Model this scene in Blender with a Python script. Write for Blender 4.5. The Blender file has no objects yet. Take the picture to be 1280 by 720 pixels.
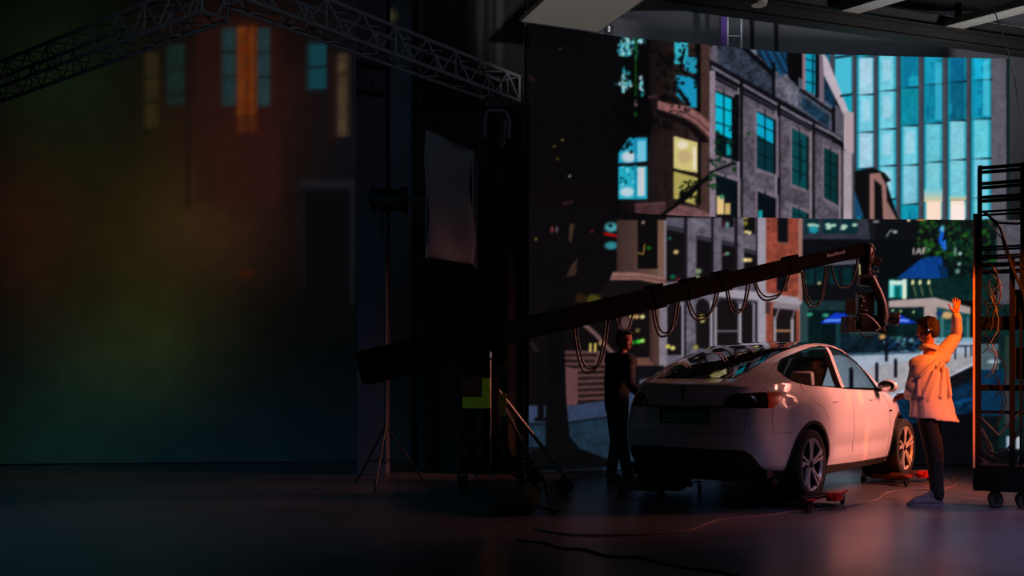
import bpy, bmesh, math, random
import numpy as np
from mathutils import Vector, Matrix, noise
random.seed(7); RNG = np.random.default_rng(7)
SC = bpy.context.scene; COL = SC.collection
PI = math.pi
F, CH, HY = 1224.0, 1.358, 466.4          # focal length in pixels, camera height, horizon row (1280x720)
def at(u, v, Y):                           # a photo pixel at depth Y -> point in the room
    return Vector(((u-640)/F*Y, Y, CH-(v-HY)/F*Y))
# ------------------------------------------------------------------ camera
cam = bpy.data.cameras.new('camera'); co = bpy.data.objects.new('camera', cam); COL.objects.link(co)
co.location = (0, 0, CH); co.rotation_euler = (PI/2, 0, 0)
cam.sensor_width = 36; cam.lens = F/1280*36; cam.shift_y = (HY-360)/1280; cam.clip_end = 100
SC.camera = co
SC.view_settings.view_transform = 'Standard'; SC.view_settings.look = 'None'
SC.view_settings.exposure = 0; SC.view_settings.gamma = 1
SC.cycles.use_denoising = True; SC.cycles.max_bounces = 8; SC.cycles.sample_clamp_indirect = 4
# ------------------------------------------------------------------ materials
def lin(c):
    return tuple(((x/255)/12.92 if x/255 <= .04045 else ((x/255+.055)/1.055)**2.4) for x in c)
MT = {}
def mat(name, rgb, rough=.5, metal=0, bump=0, bscale=30, var=0, vscale=4, coat=0, spec=.5, emit=None, es=1, alpha=1, sheen=0):
    if name in MT: return MT[name]
    m = bpy.data.materials.new(name); m.use_nodes = True; MT[name] = m
    nt = m.node_tree; b = nt.nodes['Principled BSDF']
    c = (*lin(rgb), 1)
    b.inputs['Base Color'].default_value = c; b.inputs['Roughness'].default_value = rough
    b.inputs['Metallic'].default_value = metal; b.inputs['Specular IOR Level'].default_value = spec
    b.inputs['Coat Weight'].default_value = coat; b.inputs['Coat Roughness'].default_value = .03
    if sheen: b.inputs['Sheen Weight'].default_value = sheen
    if emit:
        b.inputs['Emission Color'].default_value = (*lin(emit), 1); b.inputs['Emission Strength'].default_value = es
    tc = nt.nodes.new('ShaderNodeTexCoord')
    if var:
        n = nt.nodes.new('ShaderNodeTexNoise'); n.inputs['Scale'].default_value = vscale; n.inputs['Detail'].default_value = 6
        nt.links.new(tc.outputs['Object'], n.inputs['Vector'])
        mx = nt.nodes.new('ShaderNodeMix'); mx.data_type = 'RGBA'
        mx.inputs['A'].default_value = (*[x*(1-var) for x in c[:3]], 1); mx.inputs['B'].default_value = (*[min(1, x*(1+var)) for x in c[:3]], 1)
        nt.links.new(n.outputs['Fac'], mx.inputs['Factor']); nt.links.new(mx.outputs['Result'], b.inputs['Base Color'])
    if bump:
        n = nt.nodes.new('ShaderNodeTexNoise'); n.inputs['Scale'].default_value = bscale; n.inputs['Detail'].default_value = 4
        nt.links.new(tc.outputs['Object'], n.inputs['Vector'])
        bp = nt.nodes.new('ShaderNodeBump'); bp.inputs['Strength'].default_value = bump; bp.inputs['Distance'].default_value = .01
        nt.links.new(n.outputs['Fac'], bp.inputs['Height']); nt.links.new(bp.outputs['Normal'], b.inputs['Normal'])
    return m
def glass_mat(name, tint, refl=1.0):
    m = bpy.data.materials.new(name); m.use_nodes = True; nt = m.node_tree; nt.nodes.clear()
    o = nt.nodes.new('ShaderNodeOutputMaterial'); t = nt.nodes.new('ShaderNodeBsdfTransparent'); g = nt.nodes.new('ShaderNodeBsdfGlossy')
    t.inputs['Color'].default_value = (*tint, 1); g.inputs['Roughness'].default_value = .01
    fr = nt.nodes.new('ShaderNodeLayerWeight'); fr.inputs['Blend'].default_value = .5; pw = nt.nodes.new('ShaderNodeMath'); pw.operation = 'POWER'; pw.inputs[1].default_value = 4.6; ad = nt.nodes.new('ShaderNodeMath'); ad.operation = 'ADD'; ad.inputs[1].default_value = .045
    mu = nt.nodes.new('ShaderNodeMath'); mu.operation = 'MULTIPLY'; mu.inputs[1].default_value = refl; mu.use_clamp = True
    mx = nt.nodes.new('ShaderNodeMixShader'); L = nt.links.new
    L(fr.outputs['Facing'], pw.inputs[0]); L(pw.outputs[0], ad.inputs[0]); L(ad.outputs[0], mu.inputs[0]); L(mu.outputs[0], mx.inputs[0]); L(t.outputs[0], mx.inputs[1]); L(g.outputs[0], mx.inputs[2]); L(mx.outputs[0], o.inputs[0])
    return m
BLK = mat('black_metal', (14,14,16), .45, .3)
BLKP = mat('black_plastic', (16,16,18), .55)
BLKG = mat('gloss_black', (8,8,9), .12)
RUB = mat('rubber', (17,17,18), .75, bump=.2, bscale=60)
ALU = mat('aluminium', (150,152,158), .35, .9)
GRYM = mat('grey_painted_metal', (92,92,94), .55, .2, var=.15)
CABLE = mat('cable_rubber', (10,10,11), .5)
# ------------------------------------------------------------------ mesh helpers
class MB:
    def __init__(s): s.v = []; s.f = []
    def add(s, v, f):
        n = len(s.v); s.v += [tuple(p) for p in v]; s.f += [tuple(i+n for i in q) for q in f]; return s
    def box(s, x0, x1, y0, y1, z0, z1, M=None, bev=0):
        if bev:
            c = [(x0,x1),(y0,y1),(z0,z1)]; b = min(bev, .45*min(x1-x0, y1-y0, z1-z0))
            bm = bmesh.new(); bmesh.ops.create_cube(bm, size=1)
            for v in bm.verts:
                v.co = Vector([(q[0]+q[1])/2+v.co[i]*(q[1]-q[0]) for i, q in enumerate(c)])
            bmesh.ops.bevel(bm, geom=bm.edges[:], offset=b, segments=2, profile=.6, affect='EDGES')
            vs = [v.co.copy() for v in bm.verts]; fs = [[v.index for v in f.verts] for f in bm.faces]; bm.free()
            if M: vs = [M@v for v in vs]
            return s.add(vs, fs)
        vs = [Vector((x, y, z)) for z in (z0, z1) for y in (y0, y1) for x in (x0, x1)]
        if M: vs = [M@v for v in vs]
        return s.add(vs, [(0,2,3,1),(4,5,7,6),(0,1,5,4),(2,6,7,3),(0,4,6,2),(1,3,7,5)])
    def tube(s, pts, r, n=8, cap=True, flat=1.0):
        pts = [Vector(p) for p in pts]; rs = r if isinstance(r, (list, tuple)) else [r]*len(pts)
        vs = []; fs = []; up = None
        for i, p in enumerate(pts):
            d = (pts[min(i+1, len(pts)-1)]-pts[max(i-1, 0)]).normalized()
            if up is None: up = Vector((0,0,1)) if abs(d.z) < .9 else Vector((1,0,0))
            a = d.cross(up); a = a.normalized() if a.length > 1e-5 else d.orthogonal().normalized()
            b = a.cross(d).normalized(); up = b
            for k in range(n):
                t = 2*PI*(k+.5)/n
                vs.append(p+a*(math.cos(t)*rs[i])+b*(math.sin(t)*rs[i]*flat))
        for i in range(len(pts)-1):
            for k in range(n):
                fs.append((i*n+k, i*n+(k+1)%n, (i+1)*n+(k+1)%n, (i+1)*n+k))
        if cap:
            fs.append(tuple(range(n))[::-1]); fs.append(tuple((len(pts)-1)*n+k for k in range(n)))
        return s.add(vs, fs)
    def lathe(s, prof, n=24, M=None, a0=0, a1=2*PI, close=True):      # prof: (radius, height) pairs round Z
        vs = []; fs = []; m = len(prof); full = abs(a1-a0-2*PI) < 1e-6; cnt = n if full else n+1
        for k in range(cnt):
            t = a0+(a1-a0)*k/n
            for r, z in prof: vs.append(Vector((r*math.cos(t), r*math.sin(t), z)))
        for k in range(n):
            k2 = (k+1) % cnt
            for i in range(m-1): fs.append((k*m+i, k2*m+i, k2*m+i+1, k*m+i+1))
        if M: vs = [M@v for v in vs]
        return s.add(vs, fs)
    def ball(s, c, r, M=None, seg=14, rings=9):
        r = r if isinstance(r, (tuple, list)) else (r, r, r)
        vs = []; fs = []; c = Vector(c)
        for i in range(1, rings):
            th = PI*i/rings
            for k in range(seg):
                ph = 2*PI*k/seg
                p = Vector((r[0]*math.sin(th)*math.cos(ph), r[1]*math.sin(th)*math.sin(ph), r[2]*math.cos(th)))
                if M: p = M@p
                vs.append(c+p)
        t = Vector((0,0,r[2])); 
        if M: t = M@t
        vs += [c+t, c-t]; nt = (rings-1)*seg
        for i in range(rings-2):
            for k in range(seg):
                fs.append((i*seg+k, (i+1)*seg+k, (i+1)*seg+(k+1)%seg, i*seg+(k+1)%seg))
        for k in range(seg):
            fs.append((nt, k, (k+1)%seg)); fs.append((nt+1, (rings-2)*seg+(k+1)%seg, (rings-2)*seg+k))
        return s.add(vs, fs)
    def cone(s, p, q, r1, r2, n=14, e=(1,1)):        # closed capsule with two radii, optionally elliptic
        p = Vector(p); q = Vector(q); d = (q-p); L = d.length; d.normalize()
        k = 4; pts = []; rs = []
        for i in range(1, k+1):
            a = PI/2*(1-i/k); pts.append(p-d*r1*math.sin(a)); rs.append(r1*math.cos(a))
        for i in range(1, 4): pts.append(p+d*L*i/4); rs.append(r1+(r2-r1)*i/4)
        for i in range(k):
            a = PI/2*i/k; pts.append(q+d*r2*math.sin(a)); rs.append(r2*math.cos(a))
        return s.tube(pts, rs, n, True, e[1]/e[0])
    def prism(s, poly, y0, y1, M=None):              # polygon in XZ, extruded along Y
        n = len(poly); vs = [Vector((x, y0, z)) for x, z in poly]+[Vector((x, y1, z)) for x, z in poly]
        if M: vs = [M@v for v in vs]
        fs = [tuple(range(n)), tuple(range(2*n-1, n-1, -1))]+[(i, i+n, (i+1)%n+n, (i+1)%n) for i in range(n)]
        return s.add(vs, fs)
    def build(s, name, m, parent=None, smooth=False, loc=None, rz=0):
        me = bpy.data.meshes.new(name); me.from_pydata(s.v, [], s.f)
        bm = bmesh.new(); bm.from_mesh(me); bmesh.ops.recalc_face_normals(bm, faces=bm.faces[:]); bm.to_mesh(me); bm.free()
        me.materials.append(m); o = bpy.data.objects.new(name, me); COL.objects.link(o)
        if smooth:
            me.polygons.foreach_set('use_smooth', [True]*len(me.polygons))
            if smooth != 2: o.data.set_sharp_from_angle(angle=math.radians(40))
        if parent: o.parent = parent
        if loc: o.location = loc
        o.rotation_euler.z = rz
        return o
def tag(o, label=None, cat=None, group=None, kind=None):
    for k, v in (('label', label), ('category', cat), ('group', group), ('kind', kind)):
        if v: o[k] = v
    return o
def empty(name, loc=(0,0,0), rz=0, label=None, cat=None, group=None):
    o = bpy.data.objects.new(name, None); COL.objects.link(o); o.location = loc; o.rotation_euler.z = rz; o.empty_display_size = .2
    return tag(o, label, cat, group)
def copy_tree(o, parent=None):
    c = o.copy(); COL.objects.link(c)
    if parent: c.parent = parent
    for ch in [x for x in list(bpy.data.objects) if x.parent == o]: copy_tree(ch, c)
    return c
def struct(o): o['kind'] = 'structure'; return o
def remesh(o, vox, it=3, fac=.6):
    m = o.modifiers.new('r', 'REMESH'); m.mode = 'VOXEL'; m.voxel_size = vox; m.use_smooth_shade = True
    s = o.modifiers.new('s', 'SMOOTH'); s.iterations = it; s.factor = fac
    return o
def R3(x=0, y=0, z=0): return Matrix.Rotation(z, 4, 'Z')@Matrix.Rotation(y, 4, 'Y')@Matrix.Rotation(x, 4, 'X')
def T3(*a): return Matrix.Translation(Vector(a))
def text_mesh(body, size, depth=.001, shear=0):
    cu = bpy.data.curves.new('t', 'FONT'); cu.body = body; cu.size = size; cu.extrude = depth; cu.align_x = 'CENTER'; cu.align_y = 'CENTER'; cu.resolution_u = 3; cu.shear = shear
    o = bpy.data.objects.new('t', cu); COL.objects.link(o); dg = bpy.context.evaluated_depsgraph_get()
    me = bpy.data.meshes.new_from_object(o.evaluated_get(dg)); v = [x.co.copy() for x in me.vertices]; f = [tuple(p.vertices) for p in me.polygons]
    bpy.data.objects.remove(o); return v, f
# ------------------------------------------------------------------ the pictures shown on the LED screens
class Pic:
    def __init__(s, x0, x1, y0, y1, S=2):
        s.x0, s.y0, s.S = x0, y0, S; s.W = int((x1-x0)*S); s.H = int((y1-y0)*S)
        s.a = np.zeros((s.H, s.W, 3), np.float32)
        s.X, s.Y = np.meshgrid(x0+(np.arange(s.W)+.5)/S, y0+(np.arange(s.H)+.5)/S)
    def _bb(s, xs, ys, m=2):
        i0 = max(0, int((min(xs)-s.x0-m)*s.S)); i1 = min(s.W, int((max(xs)-s.x0+m)*s.S)+1)
        j0 = max(0, int((min(ys)-s.y0-m)*s.S)); j1 = min(s.H, int((max(ys)-s.y0+m)*s.S)+1)
        return (slice(j0, j1), slice(i0, i1)) if i1 > i0 and j1 > j0 else None
    def put(s, b, m, c, al=1, nz=0):
        a = s.a[b]; c = np.array(c, np.float32)
        if nz: c = c*(1+nz*s.noise(b)[..., None])
        k = (m*al)[..., None]; s.a[b] = a*(1-k)+c*k
    def noise(s, b, sc=3.0):
        h, w = s.a[b].shape[:2]; n = np.zeros((h, w), np.float32)
        for q, amp in ((sc, .6), (sc*3, .5)):
            gh, gw = int(h/s.S/q)+3, int(w/s.S/q)+3; g = RNG.uniform(-1, 1, (gh, gw))
            yy = np.arange(h)/s.S/q; xx = np.arange(w)/s.S/q; yi = yy.astype(int); xi = xx.astype(int); fy = (yy-yi)[:, None]; fx = (xx-xi)[None]
            n += amp*(g[yi][:, xi]*(1-fy)*(1-fx)+g[yi+1][:, xi]*fy*(1-fx)+g[yi][:, xi+1]*(1-fy)*fx+g[yi+1][:, xi+1]*fy*fx)
        return n
    def mask(s, b, P):
        X, Y = s.X[b], s.Y[b]; m = np.zeros(X.shape, bool); n = len(P)
        for i in range(n):
            (xa, ya), (xb, yb) = P[i], P[(i+1) % n]
            if ya == yb: continue
            c = ((ya > Y) != (yb > Y)) & (X < (xb-xa)*(Y-ya)/(yb-ya)+xa); m ^= c
        return m.astype(np.float32)
    def poly(s, P, c, al=1, nz=0):
        b = s._bb([p[0] for p in P], [p[1] for p in P])
        if b: s.put(b, s.mask(b, P), c, al, nz)
    def rect(s, x0, y0, x1, y1, c, al=1, nz=0): s.poly([(x0,y0),(x1,y0),(x1,y1),(x0,y1)], c, al, nz)
    def dot(s, x, y, rx, ry, c, al=1, soft=1.0):
        b = s._bb([x-2*rx, x+2*rx], [y-2*ry, y+2*ry])
        if b: d = np.sqrt(((s.X[b]-x)/rx)**2+((s.Y[b]-y)/ry)**2); s.put(b, np.clip((1.3-d)/(.6*soft), 0, 1), c, al)
    def line(s, P, w, c, al=1, nz=0):
        for (xa, ya), (xb, yb) in zip(P, P[1:]):
            d = math.hypot(xb-xa, yb-ya) or 1; nx, ny = -(yb-ya)/d*w/2, (xb-xa)/d*w/2
            s.poly([(xa+nx,ya+ny),(xb+nx,yb+ny),(xb-nx,yb-ny),(xa-nx,ya-ny)], c, al, nz)
    def vgrad(s, x0, y0, x1, y1, c0, c1, horiz=False, nz=0):
        b = s._bb([x0, x1], [y0, y1], 0); t = ((s.X[b]-x0)/(x1-x0) if horiz else (s.Y[b]-y0)/(y1-y0)); t = np.clip(t, 0, 1)[..., None]
        m = s.mask(b, [(x0,y0),(x1,y0),(x1,y1),(x0,y1)]); s.put(b, m, np.array(c0)*(1-t)+np.array(c1)*t, 1, nz)
    def leaves(s, x0, y0, x1, y1, n, cols, r=(1, 3), al=.9):
        for _ in range(n):
            q = RNG.uniform(*r); s.dot(RNG.uniform(x0, x1), RNG.uniform(y0, y1), q*RNG.uniform(.6, 1.3), q*RNG.uniform(.6, 1.3), cols[RNG.integers(len(cols))], al)
    def blur(s, r=.5):
        k = max(1, int(3*r*s.S)); g = np.exp(-.5*(np.arange(-k, k+1)/(r*s.S))**2); g /= g.sum()
        for ax in (0, 1):
            p = np.pad(s.a, [(k, k) if i == ax else (0, 0) for i in range(3)], 'edge'); o = np.zeros_like(s.a)
            for i, w in enumerate(g): o += w*(p[i:i+s.H] if ax == 0 else p[:, i:i+s.W])
            s.a = o
    def sample(s, u, v):
        x = np.clip((u-s.x0)*s.S-.5, 0, s.W-1.01); y = np.clip((v-s.y0)*s.S-.5, 0, s.H-1.01)
        i = x.astype(int); j = y.astype(int); fx = (x-i)[:, None]; fy = (y-j)[:, None]; a = s.a
        return (a[j, i]*(1-fx)+a[j, i+1]*fx)*(1-fy)+(a[j+1, i]*(1-fx)+a[j+1, i+1]*fx)*fy
GR = [(20,60,25),(30,90,30),(10,40,22),(12,55,35),(45,110,30)]
# --- upper tier: stone house front, glass tower, round brown building behind a dark tree
def paint_upper():
    p = Pic(636, 1282, 30, 286)
    p.a[:] = (6,6,8)
    p.vgrad(655, 30, 770, 286, (6,6,8), (12,8,10), nz=.15)
    for x, y, c in ((693,183,(95,90,30)),(703,175,(120,110,60)),(697,199,(90,80,30)),(712,220,(150,165,170)),(700,61,(60,50,45))): p.dot(x, y, 1.6, 1.2, c)
    p.line([(703,255),(716,252)], 4, (40,22,28)); p.line([(656,92),(668,101)], 3, (45,22,22))
    # round brown building
    p.vgrad(812, 40, 888, 286, (20,14,14), (52,38,36), True, nz=.25)
    p.vgrad(774, 168, 830, 286, (13,9,11), (34,24,24), True, nz=.2)
    p.rect(875, 50, 888, 275, (64,44,40), nz=.2); p.rect(869, 50, 876, 140, (8,7,8))
    p.poly([(843,50),(860,52),(860,80),(843,80)], (50,170,190)); p.poly([(856,70),(871,72),(871,93),(856,88)], (30,140,170))
    p.poly([(845,94),(871,97),(871,135),(860,133),(845,118)], (22,140,180)); p.leaves(843, 50, 872, 112, 46, [(5,8,10),(8,20,22)], (1, 2.6)); p.line([(856,60),(850,88),(872,100)], 3, (6,8,10)); p.line([(848,112),(862,132)], 5, (8,8,10))
    # sky seen through leaves
    for q in range(230):
        gx, gy = [(785,58,9,11),(781,100,9,17),(804,108,5,8),(776,62,5,9),(799,50,5,4)][q % 5][:2]; sx, sy = [(785,58,7,10),(781,100,7,15),(804,108,3,7),(776,62,4,8),(799,50,5,4)][q % 5][2:]
        p.dot(RNG.normal(gx, sx*.55), RNG.normal(gy, sy*.55), RNG.uniform(.8, 2.6), RNG.uniform(.8, 3), [(120,215,220),(40,160,175),(175,215,225),(20,100,115)][RNG.integers(4)], .8)
    p.rect(793, 46, 797, 74, (15,70,35)); p.line([(795,74),(795,120)], 2.5, (15,60,12)); p.dot(795, 129, 2.2, 4, (120,90,100)); p.dot(795, 144, 2.4, 5, (15,75,15)); p.leaves(765, 46, 812, 122, 110, [(4,5,7)], (.6, 1.5)); p.line([(812,40),(806,90),(812,150),(806,200)], 7, (6,6,8)); p.leaves(806, 60, 846, 160, 60, [(6,6,8),(9,8,9)], (1.5, 5), .7); p.leaves(764, 120, 815, 176, 60, [(5,5,7)], (1.5, 5), .9)
    p.line([(810,122),(822,120)], 4, (50,34,34))
    # cornice of the round building
    p.poly([(822,126),(838,130),(858,132),(872,140),(886,152),(896,166),(896,182),(882,166),(870,155),(856,147),(840,142),(822,136)], (128,84,84), nz=.25)
    p.line([(840,138),(858,141),(872,150),(890,167)], 1.4, (50,30,32)); p.leaves(836, 122, 862, 144, 16, [(10,10,12)], (1, 2.4)); p.poly([(822,137),(840,143),(856,149),(870,158),(882,170),(887,178),(876,178),(860,160),(840,150),(822,145)], (14,10,12))
    p.line([(858,160),(858,180)], 3, (22,14,14))
    # its lit windows
    p.rect(773, 172, 809, 204, (25,150,185)); p.rect(773, 208, 809, 249, (30,165,190)); p.dot(786, 196, 9, 7, (190,205,215)); p.rect(797, 176, 807, 202, (110,190,215)); p.dot(784, 240, 9, 6, (180,205,215)); p.rect(797, 209, 806, 245, (190,200,210)); p.rect(793, 172, 795, 248, (20,120,160))
    p.leaves(770, 168, 792, 190, 26, [(5,8,10)], (1, 3)); p.leaves(772, 208, 796, 232, 22, [(8,50,60),(120,200,215)], (.7, 1.7)); p.line([(770,207),(810,203)], 3, (8,14,18)); p.poly([(766,166),(790,166),(774,190),(766,200)], (7,7,9))
    p.poly([(842,170),(872,178),(872,216),(842,211)], (204,190,120)); p.poly([(842,214),(872,222),(870,256),(842,248)], (168,156,84)); p.dot(853, 181, 7, 5, (225,215,190)); p.rect(866, 184, 870, 212, (230,215,190)); p.dot(856, 196, 9, 8, (190,165,120)); p.line([(840,211),(874,221)], 3, (14,12,10))
    p.leaves(850, 226, 876, 254, 60, [(10,12,8),(14,20,10),(34,52,14)], (.8, 2.4)); p.line([(846,252),(858,238),(862,228)], 2, (9,10,9)); p.line([(856,242),(872,236)], 1.6, (9,10,9)); p.line([(840,262),(866,236),(895,214)], 5, (9,9,10)); p.rect(872, 176, 876, 256, (12,10,10))
    p.poly([(794,254),(832,252),(832,272),(794,272)], (66,42,46), nz=.2); p.line([(794,256),(832,254)], 1.5, (88,60,62)); p.poly([(836,262),(850,256),(870,260),(888,268),(888,276),(830,276)], (108,72,74), nz=.25); p.line([(826,270),(860,246),(900,205),(912,204)], 4, (9,10,10))
    # stone house front
    st = (98,90,104)
    p.poly([(887,60),(900,50),(930,50),(1038,165),(1066,186),(1066,276),(887,276)], (82,75,87), nz=.38)
    p.poly([(895,50),(930,50),(968,96),(968,120),(900,84)], (44,52,66), nz=.6); p.poly([(968,82),(1000,84),(1001,148),(968,122)], (88,88,102), nz=.45)
    p.poly([(930,46),(992,46),(992,96),(966,88)], (14,40,66)); [p.line([(950+i*9, 58),(968+i*10, 96)], 3, (22,72,108)) for i in range(4)]; p.dot(942, 66, 4, 4, (120,125,140)); p.line([(925,55),(968,94)], 6, (8,8,12)); p.rect(965, 78, 969, 120, (6,6,9))
    p.poly([(982,50),(1004,50),(1004,116),(985,96)], (7,7,10)); p.poly([(998,96),(1042,128),(1042,168),(998,138)], (70,76,92), nz=.3); p.poly([(1003,120),(1036,144),(1036,160),(1003,136)], (26,52,74), nz=.5)
    p.rect(1003, 50, 1007, 112, (140,110,122)); p.poly([(1007,50),(1021,50),(1022,120),(1007,112)], (10,150,180)); p.rect(1015, 50, 1017, 116, (5,40,60)); [p.line([(1007,y),(1022,y+4)], 1.6, (6,40,55)) for y in (74,87,102)]; p.rect(1019, 50, 1024, 122, (6,12,20)); p.rect(1024, 50, 1030, 128, (112,98,110)); p.poly([(1030,86),(1044,112),(1044,136),(1030,124)], (12,40,62), nz=.5); p.poly([(1030,50),(1038,50),(1038,88),(1030,72)], (8,90,120))
    p.line([(1000,112),(1043,142)], 3.5, (7,7,10)); p.rect(1040, 134, 1044, 164, (8,8,12)); p.poly([(1044,130),(1057,142),(1057,180),(1044,170)], (84,80,94), nz=.2)
    # cornice
    p.poly([(887,74),(1000,138),(1068,182),(1068,192),(1000,156),(887,96)], (12,12,17)); p.line([(889,83),(1000,147),(1042,168),(1068,186)], 3, (112,106,120), nz=.2); p.line([(887,92),(1000,152),(1040,176)], 1.6, (60,56,68))
    p.rect(887, 88, 894, 276, (132,118,132), nz=.12)
    for x, w in ((926,3),(973,3),(1016,2.6),(1052,2)): p.rect(x-w-1, 110+(x-926)*.6, x-w+1.2, 276, (150,140,154), .8); p.rect(x-w/2+.6, 100+(x-926)*.6, x+w/2+1, 276, (10,9,14))
    def win(x0, x1, t0, t1, b0, b1, base, tops=None, frame=(124,108,120)):
        p.poly([(x0-2.5,t0-4),(x1+4,t1-4),(x1+4,b1+4),(x0-2.5,b0+4)], frame, .75, .15); p.poly([(x0,t0),(x1,t1),(x1,b1),(x0,b0)], base); w = x1-x0
        if tops: p.poly([(x0,t0+2),(x1-w*.14,t1+2),(x1-w*.14,t1+tops[1]),(x0,t0+tops[1])], tops[0])
        p.line([(x0+w*.43,t0),(x0+w*.43,b0+2)], 1.4, (5,16,22)); [p.line([(x0,t0+(b0-t0)*k),(x1,t1+(b1-t1)*k)], 1.3, (5,18,24)) for k in (.24,.49,.74)]; p.poly([(x1-w*.12,t1),(x1,t1),(x1,b1),(x1-w*.12,b1)], (7,9,13))
    win(894.5, 918, 113, 122, 194, 200, (6,20,24), ((8,178,205), 52)); p.rect(908, 176, 914, 194, (10,140,150)); p.leaves(895, 160, 918, 204, 26, [(6,14,12),(10,44,22)], (1, 2.6)); p.rect(918, 118, 924, 202, (9,9,12))
    win(895, 922, 218, 227, 280, 284, (7,16,24)); p.rect(896, 245, 905, 268, (225,190,130)); p.rect(906, 254, 913, 272, (200,165,100)); p.dot(902, 246, 3, 3, (60,130,90)); p.rect(896,268,914,274,(14,10,10))
    win(946, 970, 138, 150, 210, 218, (6,46,56), ((8,160,195), 30)); win(947, 970, 239, 248, 282, 290, (6,14,20)); p.rect(948, 263, 953, 274, (20,150,160))
    win(990, 1011, 160, 171, 230, 238, (8,66,72)); win(990, 1011, 258, 267, 290, 299, (6,60,66)); p.rect(1000,175,1002,225,(6,30,36)); win(1030, 1048, 184, 193, 247, 257, (6,48,50))
    p.line([(887,216),(912,206),(920,204)], 3, (14,12,14)); p.leaves(884, 196, 896, 236, 26, [(10,40,18),(8,20,14),(14,60,22)], (1, 2.6)); p.dot(936, 167, 2.5, 2, (14,60,26)); p.dot(918, 212, 2.5, 3, (10,44,20))
    p.rect(1054, 188, 1067, 276, (164,150,160), nz=.08)
    # glass tower
    p.rect(1066, 50, 1240, 276, (10,120,140)); p.poly([(1038,50),(1070,50),(1070,200),(1058,140),(1038,100)], (20,160,185)); p.poly([(1044,60),(1064,60),(1064,118),(1052,118),(1044,100)], (70,185,210))
    pc = (155,205,225); tq = (18,165,195); dk = (6,98,130); cy = (110,198,218)
    rows = {1071: [50,72,119,166,211,276], 1097: [50,69,114,162,208,250,276], 1126: [50,66,110,158,207,256,276], 1155: [50,64,106,155,203.5,251.6,276], 1185: [50,60,103,151.6,200.6,250.7,276], 1214: [50,60,100.6,149.5,199,248,276]}
    cols = {1071: (1093,[tq,pc,cy,pc,dk]), 1097: (1120,[cy,cy,cy,cy,cy,tq]), 1126: (1148,[dk,(8,112,150),(10,130,150),cy,(125,195,215),(15,150,175)]), 1155: (1178,[dk,(20,150,185),(10,125,155),(100,195,212),(118,198,212),(255,225,200)]), 1185: (1208,[dk,(6,96,135),(6,92,122),(125,200,218),(118,198,215),(255,228,208)]), 1214: (1238,[tq,(20,175,212),(12,145,180),(95,198,215),(115,200,222),(110,200,215)])}
    for x0, ys in rows.items():
        x1, cs = cols[x0]
        for k in range(len(ys)-1):
            c = cs[min(k, len(cs)-1)]; p.rect(x0, ys[k], x1, ys[k+1], c, nz=.1); w = x1-x0; hh = ys[k+1]-ys[k]
            p.rect(x0, ys[k], x0+w*.14, ys[k+1], (8,140,165), .8); p.rect(x1-w*.12, ys[k], x1, ys[k+1], (8,140,165), .6)
            if c in (pc, cy): p.rect(x0+w*.3, ys[k]+hh*.12, x1-w*.25, ys[k+1]-hh*.3, (178,212,232), .6, .1)
            elif c[0] < 30:
                for _ in range(5): q = RNG.uniform(x0, x1-5); r = RNG.uniform(ys[k], ys[k+1]-6); p.rect(q, r, q+RNG.uniform(3, 8), r+RNG.uniform(4, 14), [(8,120,150),(20,160,190),(6,90,125)][RNG.integers(3)], .5)
            p.line([(x0-2, ys[k+1]+1.2),(x1+2, ys[k+1]-1.2)], 2.6, (10,26,36))
    p.rect(1169, 78, 1177, 150, (70,195,222), .6); p.rect(1229, 74, 1237, 145, (90,205,225), .6); p.rect(1136, 96, 1148, 108, (30,175,200), .6); p.vgrad(1155, 236, 1178, 252, cy, (220,200,160)); p.rect(1158,252,1176,276,(250,220,200)); p.vgrad(1187, 244, 1208, 250, cy, (220,190,130)); p.rect(1188,256,1206,276,(252,232,224))
    for x0, x1 in ((1037.5,1043.5),(1065,1071),(1092,1097.5),(1120,1126),(1148,1155),(1178,1185),(1208,1214)): p.rect(x0, 50, x1, 276 if x0 > 1060 else 95, (66,66,76), nz=.15); p.rect(x1-1.5, 50, x1, 276 if x0 > 1060 else 95, (30,36,44), .8)
    p.poly([(1028,66),(1034,72),(1062,142),(1067,150),(1067,192),(1055,186),(1055,144),(1030,94)], (186,172,184), nz=.06); p.poly([(1055,140),(1067,140),(1067,192),(1057,186)], (172,152,158))
    p.line([(1044,72),(1065,69)],3,(8,40,56)); p.line([(1050,120),(1065,118)],3,(8,40,56))
    # lower dormer
    p.poly([(1068,214),(1092,210),(1106,216),(1114,226),(1108,228),(1124,276),(1078,276),(1068,240)], (12,12,14)); p.poly([(1068,238),(1080,272),(1068,270)], (22,70,105))
    p.poly([(1087,217),(1100,216),(1108,232),(1109,276),(1104,276),(1102,232),(1093,224),(1093,276),(1087,276)], (148,106,102)); p.poly([(1108,250),(1122,276),(1109,276)], (140,104,102))
    p.vgrad(1239, 50, 1259, 286, (88,84,94), (92,88,98), nz=.15); p.rect(1258, 50, 1282, 286, (13,18,22), nz=.3); p.rect(1260, 70, 1264, 286, (10,40,36))
    p.blur(.7); return p
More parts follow.
